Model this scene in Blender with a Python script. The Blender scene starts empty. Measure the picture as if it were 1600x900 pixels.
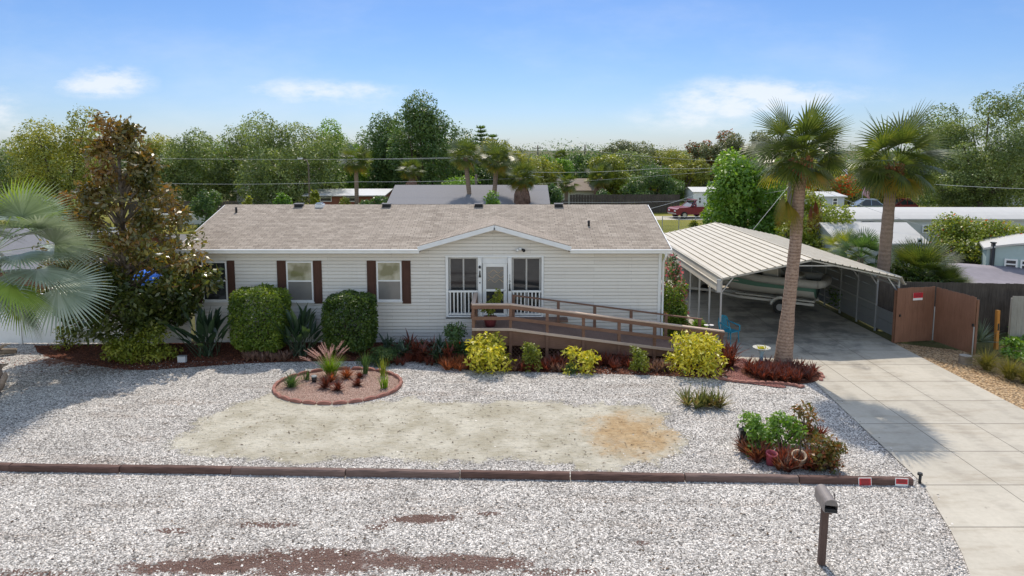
import bpy, math, random
import numpy as np
from mathutils import Vector, Matrix
rnd = random.Random(7)
C = bpy.context.scene.collection
sc = bpy.context.scene
R = math.radians

# ------------------------------------------------------------------ camera, sky, sun, exposure
FPX, CAMH, PITCH = 1067.0, 7.1, R(6.5)
CYP = 230 + FPX * math.tan(PITCH)          # row of the principal point in the 1600x900 photograph
cd = bpy.data.cameras.new('camera'); cam = bpy.data.objects.new('camera', cd); C.objects.link(cam)
cam.location = (0, 0, CAMH); cam.rotation_euler = (R(90) - PITCH, 0, 0)
cd.sensor_width = 36; cd.lens = 36 * FPX / 1600; cd.shift_y = (CYP - 450) / 1600
cd.clip_start = 0.1; cd.clip_end = 3000
sc.camera = cam
SUN_EL, SUN_AZ = R(55), R(-2)
w = bpy.data.worlds.new('World'); sc.world = w; w.use_nodes = True
sl = bpy.data.lights.new('sun', 'SUN'); sl.energy = 2.2; sl.angle = R(0.53); sl.color = (1.0, .91, .78)
so = bpy.data.objects.new('sun', sl); C.objects.link(so)
so.rotation_euler = (SUN_EL - R(90), 0, -SUN_AZ); so.location = (0, 60, 60)
sc.view_settings.view_transform = 'Standard'; sc.view_settings.look = 'None'
sc.view_settings.exposure = 0.85; sc.view_settings.gamma = 1; sc.view_settings.use_curve_mapping = False

class NT:                                    # tiny node helper
    def __init__(s, tree): s.t = tree; s.n = tree.nodes; s.l = tree.links
    def N(s, typ, **kw):
        n = s.n.new('ShaderNode' + typ)
        ins = kw.pop('ins', {})
        for k, v in kw.items(): setattr(n, k, v)
        for k, v in ins.items():
            if hasattr(v, 'is_linked') or hasattr(v, 'links'): s.l.new(v, n.inputs[k])
            else: n.inputs[k].default_value = v
        return n
    def math(s, op, a, b=0.0, c=None, clamp=False):
        n = s.n.new('ShaderNodeMath'); n.operation = op; n.use_clamp = clamp
        for i, v in enumerate((a, b) if c is None else (a, b, c)):
            if hasattr(v, 'links'): s.l.new(v, n.inputs[i])
            else: n.inputs[i].default_value = v
        return n.outputs[0]
    def mix(s, f, a, b, mode='MIX'):
        n = s.n.new('ShaderNodeMix'); n.data_type = 'RGBA'; n.blend_type = mode
        for k, v in ((0, f), (6, a), (7, b)):
            if hasattr(v, 'links'): s.l.new(v, n.inputs[k])
            else: n.inputs[k].default_value = (v if k == 0 else (tuple(v) + (1,))[:4])
        return n.outputs[2]
    def ramp(s, fac, stops, interp='LINEAR'):
        n = s.n.new('ShaderNodeValToRGB'); cr = n.color_ramp; cr.interpolation = interp
        while len(cr.elements) < len(stops): cr.elements.new(.5)
        for e, (p, c) in zip(cr.elements, stops):
            e.position = p; e.color = (tuple(c) + (1,))[:4] if not isinstance(c, (int, float)) else (c, c, c, 1)
        s.l.new(fac, n.inputs[0]); return n.outputs[0]
    def sstep(s, v, a, b):
        n = s.n.new('ShaderNodeMapRange'); n.interpolation_type = 'SMOOTHSTEP'
        s.l.new(v, n.inputs[0]); n.inputs[1].default_value = a; n.inputs[2].default_value = b
        return n.outputs[0]
    def noise(s, vec, scale, detail=4, rough=.55):
        n = s.n.new('ShaderNodeTexNoise'); n.inputs['Scale'].default_value = scale
        n.inputs['Detail'].default_value = detail; n.inputs['Roughness'].default_value = rough
        if vec is not None: s.l.new(vec, n.inputs['Vector'])
        return n.outputs['Fac']

def build_world():
    nt = NT(w.node_tree); nt.n.clear()
    sky = nt.N('TexSky', sky_type='NISHITA', sun_disc=False, sun_elevation=SUN_EL, sun_rotation=SUN_AZ,
               air_density=1.0, dust_density=0.25, ozone_density=3.0, altitude=0.0)
    co = nt.N('TexCoord').outputs['Generated']
    sep = nt.N('SeparateXYZ', ins={0: co})
    y = nt.math('MAXIMUM', sep.outputs[1], .05)
    u = nt.math('DIVIDE', sep.outputs[0], y); v = nt.math('DIVIDE', sep.outputs[2], y)
    cv = nt.N('CombineXYZ', ins={0: u, 1: nt.math('MULTIPLY', v, 2.6), 2: 0.0}).outputs[0]
    nz = nt.noise(cv, 13, 10, .66)
    tot = None
    for (px, py, ru, rv, amp) in ((185, 128, .055, .024, 1.0), (150, 138, .06, .012, .7), (470, 140, .09, .018, .55), (545, 142, .1, .010, .55),
                                  (1140, 155, .085, .026, .95), (1060, 190, .09, .02, .6), (1220, 150, .08, .015, .6), (5, 180, .045, .036, .9),
                                  (560, 165, .13, .02, .35), (980, 40, .3, .03, .16), (1350, 150, .25, .03, .25), (250, 80, .2, .015, .14)):
        uu = nt.math('DIVIDE', nt.math('SUBTRACT', u, (px - 800) / FPX), ru)
        vv = nt.math('DIVIDE', nt.math('SUBTRACT', v, (230 - py) / FPX), rv)
        d = nt.math('ADD', nt.math('MULTIPLY', uu, uu), nt.math('MULTIPLY', vv, vv))
        g = nt.math('MULTIPLY', nt.math('POWER', 2.718, nt.math('MULTIPLY', d, -.8)), amp)
        tot = g if tot is None else nt.math('ADD', tot, g)
    m = nt.math('MULTIPLY', nt.sstep(nt.math('MULTIPLY', tot, nt.math('SUBTRACT', nt.math('MULTIPLY', nz, 2.2), .42)), .08, .95), .70)
    veil = nt.math('MULTIPLY', nt.sstep(nt.noise(cv, 2.3, 6, .6), .42, .8), .22)
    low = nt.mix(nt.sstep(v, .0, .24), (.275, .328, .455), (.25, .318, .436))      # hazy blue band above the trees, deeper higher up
    tint = nt.mix(nt.math('MAXIMUM', nt.sstep(sep.outputs[2], .22, .5), nt.sstep(sep.outputs[1], .1, -.3)), low, nt.mix(nt.sstep(sep.outputs[1], .25, -.25), (1.95, 1.46, 1.04), (1.55, 1.22, .95)))  # unseen sky above and behind brightened to fill shade, visible band dimmed
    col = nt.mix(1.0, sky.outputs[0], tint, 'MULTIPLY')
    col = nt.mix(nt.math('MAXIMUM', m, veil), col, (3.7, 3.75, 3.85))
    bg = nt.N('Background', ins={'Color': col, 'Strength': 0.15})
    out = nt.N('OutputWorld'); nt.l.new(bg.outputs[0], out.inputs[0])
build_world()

# ------------------------------------------------------------------ photo pixel -> place
def ray(px, py):
    xc = (px - 800) / FPX; yc = -(py - CYP) / FPX
    return (xc, math.cos(PITCH) + yc * math.sin(PITCH), -math.sin(PITCH) + yc * math.cos(PITCH))
def G(px, py, z=0.0):
    d = ray(px, py); t = (z - CAMH) / d[2]; return (d[0] * t, d[1] * t)
def D(px, py, Y):
    d = ray(px, py); t = Y / d[1]; return (d[0] * t, Y, CAMH + d[2] * t)

# ------------------------------------------------------------------ materials
def newmat(name):
    m = bpy.data.materials.new(name); m.use_nodes = True; nt = NT(m.node_tree); nt.n.clear()
    out = nt.N('OutputMaterial'); return m, nt, out
def pm(name, col, rough=.6, var=.18, scale=6.0, metal=0.0, bump=0.0, bscale=60.0, spec=.4, stretch=None, col2=None):
    m, nt, out = newmat(name)
    co = nt.N('TexCoord').outputs['Object']
    if stretch:
        mp = nt.N('Mapping', ins={'Vector': co}); mp.inputs['Scale'].default_value = stretch; co = mp.outputs[0]
    nz = nt.noise(co, scale, 6, .65)
    c2 = col2 if col2 else tuple(min(1, c * (1 + var)) for c in col)
    c1 = tuple(c * (1 - var) for c in col) if not col2 else col
    cc = nt.ramp(nz, [(.3, c1), (.7, c2)])
    b = nt.N('BsdfPrincipled', ins={'Base Color': cc, 'Roughness': rough, 'Metallic': metal, 'Specular IOR Level': spec})
    if bump:
        bp = nt.N('Bump', ins={'Height': nt.noise(co, bscale, 4), 'Strength': bump, 'Distance': .02}); nt.l.new(bp.outputs[0], b.inputs['Normal'])
    nt.l.new(b.outputs[0], out.inputs[0]); return m
def gl(g, cols): return [tuple(min(.75, q * g) for q in c) for c in cols]
def leafmat(name, cols, trans=.40, rough=.45, spec=.45, tint=(1.15, 1.1, .45), patch=1.2, patchamt=.5):
    m, nt, out = newmat(name)
    rp = nt.N('NewGeometry').outputs['Random Per Island']
    co = nt.N('TexCoord').outputs['Object']
    nz = nt.noise(co, patch, 3)
    f = nt.math('ADD', nt.math('MULTIPLY', rp, 1 - patchamt), nt.math('MULTIPLY', nt.sstep(nz, .3, .7), patchamt))
    n = len(cols)
    cc = nt.ramp(f, [(i / max(1, n - 1), c) for i, c in enumerate(cols)])
    b = nt.N('BsdfPrincipled', ins={'Base Color': cc, 'Roughness': rough, 'Specular IOR Level': spec})
    tc = nt.mix(1.0, cc, tint, 'MULTIPLY')
    t = nt.N('BsdfTranslucent', ins={'Color': nt.mix(1.0, tc, (1.5, 1.5, 1.5), 'MULTIPLY')})
    ms = nt.N('MixShader', ins={0: trans}); nt.l.new(b.outputs[0], ms.inputs[1]); nt.l.new(t.outputs[0], ms.inputs[2])
    nt.l.new(ms.outputs[0], out.inputs[0]); return m

def world_xy(nt):
    return nt.N('NewGeometry').outputs['Position']
def gravel(nt, pos, scale=29.0, tint=(1.0, .95, .89), dark=.09, lo=.40, hi=.93):
    """colour and height of loose crushed shell"""
    wob = nt.N('TexNoise', ins={'Vector': pos, 'Scale': 14.0, 'Detail': 2.0})
    p2 = nt.N('VectorMath', operation='MULTIPLY_ADD', ins={0: wob.outputs['Color'], 1: (.05, .05, .02), 2: pos}).outputs[0]
    va = nt.N('TexVoronoi', ins={'Vector': p2, 'Scale': scale, 'Randomness': 1.0})
    vb = nt.N('TexVoronoi', ins={'Vector': p2, 'Scale': scale * 2.3, 'Randomness': 1.0})
    sa = nt.N('SeparateColor', ins={0: va.outputs['Color']}); sb = nt.N('SeparateColor', ins={0: vb.outputs['Color']})
    va2 = nt.math('ADD', nt.math('MULTIPLY', sa.outputs[0], .7), nt.math('MULTIPLY', sb.outputs[1], .3))
    br = nt.ramp(va2, [(.12, dark), (.3, lo), (.55, (lo + hi) * .52), (.85, hi)])
    gap = nt.sstep(va.outputs['Distance'], .75, .30)
    g2 = nt.math('ADD', nt.math('MULTIPLY', gap, .50), .50)
    big = nt.noise(pos, .55, 5, .6)
    big2 = nt.noise(pos, 2.4, 6, .7)
    bigf = nt.math('ADD', nt.math('ADD', nt.math('MULTIPLY', big, .55), nt.math('MULTIPLY', big2, .70)), .40)
    hue = nt.mix(sb.outputs[0], (1.0, .95, .90), (.95, .97, 1.0))
    col = nt.mix(1.0, br, hue, 'MULTIPLY')
    col = nt.mix(1.0, col, nt.N('CombineXYZ', ins={0: g2, 1: g2, 2: g2}).outputs[0], 'MULTIPLY')
    col = nt.mix(1.0, col, nt.N('CombineXYZ', ins={0: bigf, 1: bigf, 2: bigf}).outputs[0], 'MULTIPLY')
    col = nt.mix(1.0, col, tint, 'MULTIPLY')
    h = nt.math('ADD', nt.math('MULTIPLY', gap, .7), nt.math('MULTIPLY', sa.outputs[1], .5))
    return col, h
def finish(nt, out, col, h=None, rough=.9, strength=.8, dist=.03, spec=.2):
    b = nt.N('BsdfPrincipled', ins={'Base Color': col, 'Roughness': rough, 'Specular IOR Level': spec})
    if h is not None:
        bp = nt.N('Bump', ins={'Height': h, 'Strength': strength, 'Distance': dist}); nt.l.new(bp.outputs[0], b.inputs['Normal'])
    nt.l.new(b.outputs[0], out.inputs[0])
def blob(nt, pos, cx, cy, rx, ry):
    """1 at the centre of an ellipse on the ground, falling off"""
    s = nt.N('SeparateXYZ', ins={0: pos})
    a = nt.math('DIVIDE', nt.math('SUBTRACT', s.outputs[0], cx), rx); b = nt.math('DIVIDE', nt.math('SUBTRACT', s.outputs[1], cy), ry)
    d = nt.math('SQRT', nt.math('ADD', nt.math('MULTIPLY', a, a), nt.math('MULTIPLY', b, b)))
    return nt.math('SUBTRACT', 1.0, d)

def m_shell():
    m, nt, out = newmat('crushed_shell'); pos = world_xy(nt)
    col, h = gravel(nt, pos)
    # old mulch and dirt showing through the shell near the street
    s = nt.noise(pos, 1.7, 7, .68)
    k = None
    for e in ((-3.6, 11.0, 2.9, .62), (-5.6, 10.9, 1.6, .40), (-1.0, 11.0, 2.2, .42), (-1.8, 12.4, 1.1, .25), (-4.6, 12.2, 1.0, .16), (-2.6, 12.1, .35, .16), (-8.6, 10.7, 2.0, .2), (.8, 10.75, 1.1, .16), (-6.4, 12.0, .5, .12), (-.5, 12.6, .4, .10), (2.3, 11.6, .3, .12)):
        b = blob(nt, pos, *e); k = b if k is None else nt.math('MAXIMUM', k, b)
    mk = nt.sstep(nt.math('ADD', nt.math('ADD', nt.math('MULTIPLY', k, .42), nt.math('MULTIPLY', s, .75)), nt.math('MULTIPLY', nt.noise(pos, 16, 4, .7), .42)), .68, .80)
    fine = nt.noise(pos, 55, 3)
    dirt = nt.ramp(fine, [(.35, (.055, .028, .022)), (.65, (.20, .11, .085))])
    col = nt.mix(nt.math('MULTIPLY', mk, .93), col, dirt)
    # scattered faint brown litter everywhere
    l2 = nt.sstep(nt.noise(pos, 3.2, 8, .75), .58, .68)
    col = nt.mix(nt.math('MULTIPLY', l2, .45), col, (.22, .17, .12))
    # red mulch spilling out from the bed under the magnolia
    b = blob(nt, pos, -14.6, 22.5, 2.3, 1.3)
    mk2 = nt.sstep(nt.math('ADD', nt.math('MULTIPLY', b, .45), nt.noise(pos, 3.0, 7, .7)), .62, .75)
    chips = nt.ramp(nt.noise(pos, 40, 3), [(.3, (.07, .025, .015)), (.7, (.34, .14, .08))])
    col = nt.mix(nt.math('MULTIPLY', mk2, .9), col, chips)
    b = blob(nt, pos, -13.2, 21.3, 3.2, 1.5)
    mk3 = nt.sstep(nt.math('ADD', nt.math('MULTIPLY', b, .3), nt.noise(pos, 9.0, 4, .7)), .66, .74)
    col = nt.mix(nt.math('MULTIPLY', mk3, .7), col, (.09, .06, .04))
    mp = nt.N('Mapping', ins={'Vector': pos}); mp.inputs['Scale'].default_value = (.22, 1.5, 1)
    stk = nt.sstep(nt.noise(mp.outputs[0], 1.1, 6, .65), .50, .68)
    col = nt.mix(nt.math('MULTIPLY', stk, .42), col, nt.mix(1.0, col, (.52, .42, .34), 'MULTIPLY'))
    finish(nt, out, col, h, .85, .75, .04); return m
def m_sand():
    m, nt, out = newmat('sand'); pos = world_xy(nt)
    gcol, gh = gravel(nt, pos)
    n1 = nt.noise(pos, 1.1, 8, .65); n2 = nt.noise(pos, 120, 2)
    col = nt.ramp(n1, [(.38, (.385, .35, .27)), (.5, (.46, .425, .345)), (.62, (.54, .505, .42))])
    tan = blob(nt, pos, 3.0, 16.3, 1.7, 2.1)
    tf = nt.sstep(nt.math('ADD', nt.math('MULTIPLY', tan, .85), nt.math('MULTIPLY', nt.math('SUBTRACT', nt.noise(pos, 1.6, 9, .75), .5), 1.5)), .10, .62)
    col = nt.mix(tf, col, nt.ramp(nt.noise(pos, 3, 6, .7), [(.3, (.34, .22, .11)), (.7, (.50, .38, .235))]))
    mp = nt.N('Mapping', ins={'Vector': pos}); mp.inputs['Scale'].default_value = (1.0, 3.2, 1)
    deb = nt.noise(mp.outputs[0], 4.2, 8, .72)
    dk = nt.sstep(deb, .555, .60)
    col = nt.mix(nt.math('MULTIPLY', dk, .48), col, (.17, .15, .09))
    sp = nt.sstep(nt.noise(mp.outputs[0], 8, 5, .65), .62, .66)
    col = nt.mix(nt.math('MULTIPLY', sp, .7), col, (.09, .075, .05))
    col = nt.mix(.12, col, nt.N('CombineXYZ', ins={0: n2, 1: n2, 2: n2}).outputs[0], 'OVERLAY')
    at = nt.N('Attribute', attribute_name='edge').outputs['Fac']
    e = nt.math('ADD', at, nt.math('MULTIPLY', nt.math('SUBTRACT', nt.noise(pos, 1.9, 9, .76), .5), 2.3))
    es = nt.sstep(e, .34, .52)
    st = nt.sstep(nt.noise(pos, 20, 2), .60, .68)                # loose shell lying on the sand
    stz = nt.math('MULTIPLY', st, nt.sstep(nt.math('ADD', nt.noise(pos, .9, 4), nt.math('MULTIPLY', at, -.25)), .40, .6))
    f = nt.math('MULTIPLY', es, nt.math('SUBTRACT', 1.0, stz))
    col = nt.mix(f, gcol, col)
    h = nt.math('ADD', nt.math('MULTIPLY', nt.math('SUBTRACT', 1.0, f), gh), nt.math('MULTIPLY', nt.math('MULTIPLY', f, nt.noise(pos, 5, 9, .72)), 2.4))
    finish(nt, out, col, h, .95, .8, .05, .1); return m
def m_concrete():
    m, nt, out = newmat('broom_concrete'); pos = world_xy(nt)
    s = nt.N('SeparateXYZ', ins={0: pos})
    n1 = nt.noise(pos, .45, 7, .6); n2 = nt.noise(pos, 9, 6, .7)
    col = nt.ramp(n1, [(.3, (.36, .325, .265)), (.7, (.49, .45, .375))])
    col = nt.mix(.30, col, nt.ramp(n2, [(.3, (.37, .34, .285)), (.7, (.55, .51, .435))]))
    mp = nt.N('Mapping', ins={'Vector': pos}); mp.inputs['Scale'].default_value = (.5, 2.0, 1)
    stn = nt.sstep(nt.noise(mp.outputs[0], .8, 8, .72), .48, .66)
    col = nt.mix(nt.math('MULTIPLY', stn, .38), col, (.24, .19, .13))
    oil_shade = nt.math('MAXIMUM', blob(nt, pos, 11.2, 27.0, 3.2, 5.0), blob(nt, pos, 10.5, 24.6, 2.8, 1.0))  # oil stain under the carport, darkened further to deepen its shade
    ok = nt.sstep(nt.math('ADD', nt.math('MULTIPLY', oil_shade, .25), nt.noise(pos, .9, 6, .65)), .50, .75)
    col = nt.mix(nt.math('MULTIPLY', ok, .72), col, (.09, .085, .08))
    tr_ = None
    for xt in (9.75, 11.3, 12.0, 13.3):
        a = nt.sstep(nt.math('ABSOLUTE', nt.math('SUBTRACT', nt.math('ADD', s.outputs[0], nt.math('MULTIPLY', nt.noise(pos, .15, 2), .9)), xt + .45)), .26, .06); tr_ = a if tr_ is None else nt.math('MAXIMUM', tr_, a)
    col = nt.mix(nt.math('MULTIPLY', nt.math('MULTIPLY', tr_, nt.sstep(nt.noise(mp.outputs[0], 1.5, 6, .7), .38, .62)), .28), col, (.17, .15, .125))
    spots = nt.sstep(nt.noise(pos, 2.6, 3, .5), .70, .76); col = nt.mix(nt.math('MULTIPLY', spots, .4), col, (.14, .12, .10))
    def lines(axis, v0, step, wid):
        q = nt.math('DIVIDE', nt.math('SUBTRACT', axis, v0 - step * 40), step)
        fr = nt.math('ABSOLUTE', nt.math('SUBTRACT', nt.math('FRACT', q), .5))
        return nt.sstep(fr, .5 - wid / step, .5 - wid / step * .4)
    J = lines(s.outputs[1], 20.12, 1.607, .023)
    # lengthwise joints
    xs = None
    for xj in (10.28, 11.90):
        a = nt.sstep(nt.math('ABSOLUTE', nt.math('SUBTRACT', s.outputs[0], xj)), .018, .006)
        xs = a if xs is None else nt.math('MAXIMUM', xs, a)
    j = nt.math('MAXIMUM', J, xs)
    col = nt.mix(nt.math('MULTIPLY', j, .72), col, (.12, .105, .085))
    # each slab cured to its own tone
    cx = nt.math('FLOOR', nt.math('DIVIDE', nt.math('SUBTRACT', s.outputs[0], 10.28), 1.62)); cy = nt.math('FLOOR', nt.math('DIVIDE', nt.math('SUBTRACT', s.outputs[1], 20.12), 1.607))
    wn = nt.N('TexWhiteNoise', noise_dimensions='2D', ins={'Vector': nt.N('CombineXYZ', ins={0: cx, 1: cy, 2: 0.0}).outputs[0]}).outputs['Value']
    k = nt.math('ADD', nt.math('MULTIPLY', wn, .12), .94)
    col = nt.mix(1.0, col, nt.N('CombineXYZ', ins={0: k, 1: k, 2: k}).outputs[0], 'MULTIPLY')
    h = nt.math('SUBTRACT', nt.math('MULTIPLY', nt.noise(pos, 70, 3), .12), j)
    finish(nt, out, col, h, .75, .5, .012, .3); return m
def m_pebble(name, cols, scale=34.0):
    m, nt, out = newmat(name); pos = world_xy(nt)
    va = nt.N('TexVoronoi', ins={'Vector': pos, 'Scale': scale}); sa = nt.N('SeparateColor', ins={0: va.outputs['Color']})
    f = nt.math('ADD', nt.math('MULTIPLY', sa.outputs[0], .8), nt.math('MULTIPLY', nt.noise(pos, 1.2, 5), .3))
    col = nt.ramp(f, [(i / (len(cols) - 1), c) for i, c in enumerate(cols)])
    gap = nt.sstep(va.outputs['Distance'], .8, .3); g = nt.math('ADD', nt.math('MULTIPLY', gap, .6), .4)
    col = nt.mix(1.0, col, nt.N('CombineXYZ', ins={0: g, 1: g, 2: g}).outputs[0], 'MULTIPLY')
    finish(nt, out, col, gap, .9, .9, .03); return m
def m_grass(name, c1, c2, c3):
    m, nt, out = newmat(name); pos = world_xy(nt)
    f = nt.math('ADD', nt.math('MULTIPLY', nt.noise(pos, .25, 6, .6), .6), nt.math('MULTIPLY', nt.noise(pos, 6, 6, .75), .4))
    col = nt.ramp(f, [(.36, c1), (.5, c2), (.64, c3)])
    finish(nt, out, col, nt.noise(pos, 30, 4), .95, .6, .05, .1); return m
def m_shingle():
    m, nt, out = newmat('roof_shingles'); co = nt.N('TexCoord').outputs['Object']
    wob = nt.N('TexNoise', ins={'Vector': co, 'Scale': 3.0, 'Detail': 3.0})
    p2 = nt.N('VectorMath', operation='MULTIPLY_ADD', ins={0: wob.outputs['Color'], 1: (.05, .02, .0), 2: co}).outputs[0]
    def bk(wid, off, c1, c2):
        b = nt.N('TexBrick', offset=off, ins={'Vector': p2, 'Scale': 1.0, 'Color1': c1 + (1,), 'Color2': c2 + (1,), 'Mortar': (.07, .055, .05, 1)})
        b.inputs['Mortar Size'].default_value = .008; b.inputs['Mortar Smooth'].default_value = .3; b.inputs['Brick Width'].default_value = wid; b.inputs['Row Height'].default_value = .145; b.inputs['Bias'].default_value = 0.0
        return b
    b1 = bk(.32, .37, (.225, .187, .152), (.395, .342, .287)); b2 = bk(.21, .61, (.24, .202, .166), (.38, .328, .275))
    col = nt.mix(.5, b1.outputs[0], b2.outputs[0])
    n1 = nt.noise(co, .5, 6, .65); k = nt.math('ADD', nt.math('MULTIPLY', n1, .30), .86)
    col = nt.mix(1.0, col, nt.N('CombineXYZ', ins={0: k, 1: k, 2: k}).outputs[0], 'MULTIPLY')
    gr = nt.noise(co, 90, 3)
    col = nt.mix(.35, col, nt.N('CombineXYZ', ins={0: gr, 1: gr, 2: gr}).outputs[0], 'OVERLAY')
    h = nt.math('ADD', nt.math('MULTIPLY', b1.outputs['Fac'], -1.0), nt.math('MULTIPLY', gr, .3))
    finish(nt, out, col, h, .9, .6, .012, .2); return m
def m_trunk(name, c1, c2, ring=9.0, rings=True):
    m, nt, out = newmat(name); co = nt.N('TexCoord').outputs['Object']
    wv = nt.N('TexWave', bands_direction='Z', ins={'Vector': co, 'Scale': ring / 3.0, 'Distortion': 3.5, 'Detail': 4.0, 'Detail Scale': 2.5})
    nz = nt.noise(co, 14, 6, .7)
    f = nt.math('ADD', nt.math('MULTIPLY', wv.outputs['Fac'], .14 if rings else .1), nt.math('MULTIPLY', nz, .75))
    col = nt.ramp(f, [(.25, c1), (.75, c2)])
    finish(nt, out, col, f, .9, .9, .04, .15); return m
def m_wood(name, c1, c2, axis=(1.2, 14, 14), rough=.75):
    m, nt, out = newmat(name); co = nt.N('TexCoord').outputs['Object']
    mp = nt.N('Mapping', ins={'Vector': co}); mp.inputs['Scale'].default_value = axis
    g = nt.noise(mp.outputs[0], 3.0, 8, .7); big = nt.noise(co, 1.3, 5, .6)
    f = nt.math('ADD', nt.math('MULTIPLY', g, .6), nt.math('MULTIPLY', big, .4))
    finish(nt, out, nt.ramp(f, [(.32, c1), (.68, c2)]), g, rough, .35, .01, .3); return m
def m_siding():
    m, nt, out = newmat('lap_siding_vinyl'); co = nt.N('TexCoord').outputs['Object']; q = nt.N('SeparateXYZ', ins={0: co})
    v = nt.N('CombineXYZ', ins={0: q.outputs[0], 1: nt.math('SUBTRACT', q.outputs[2], .12), 2: 0.0}).outputs[0]
    b = nt.N('TexBrick', offset=.37, ins={'Vector': v, 'Scale': 1.0, 'Color1': (.635, .605, .572, 1), 'Color2': (.70, .672, .64, 1), 'Mortar': (.40, .38, .36, 1)})
    b.inputs['Mortar Size'].default_value = .0035; b.inputs['Brick Width'].default_value = 3.66; b.inputs['Row Height'].default_value = .127
    mp = nt.N('Mapping', ins={'Vector': co}); mp.inputs['Scale'].default_value = (5, 5, .5)
    st = nt.sstep(nt.noise(mp.outputs[0], 1.2, 6, .7), .5, .75)
    col = nt.mix(nt.math('MULTIPLY', st, .14), b.outputs[0], (.38, .35, .30))
    finish(nt, out, col, nt.noise(co, 2.2, 4), .5, .12, .02, .4); return m
def m_glass(name, tint, rough=.04, lo=None):
    m, nt, out = newmat(name)
    nz = nt.noise(nt.N('TexCoord').outputs['Object'], 1.3, 3)
    col = nt.ramp(nz, [(.3, tuple(c * .75 for c in tint)), (.7, tint)] if lo is None else [(.42, lo), (.56, tint)])
    b = nt.N('BsdfPrincipled', ins={'Base Color': col, 'Roughness': rough, 'Specular IOR Level': .6, 'Coat Weight': .5, 'Coat Roughness': .02})
    bp = nt.N('Bump', ins={'Height': nz, 'Strength': .05, 'Distance': .02}); nt.l.new(bp.outputs[0], b.inputs['Normal'])
    nt.l.new(b.outputs[0], out.inputs[0]); return m

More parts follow.
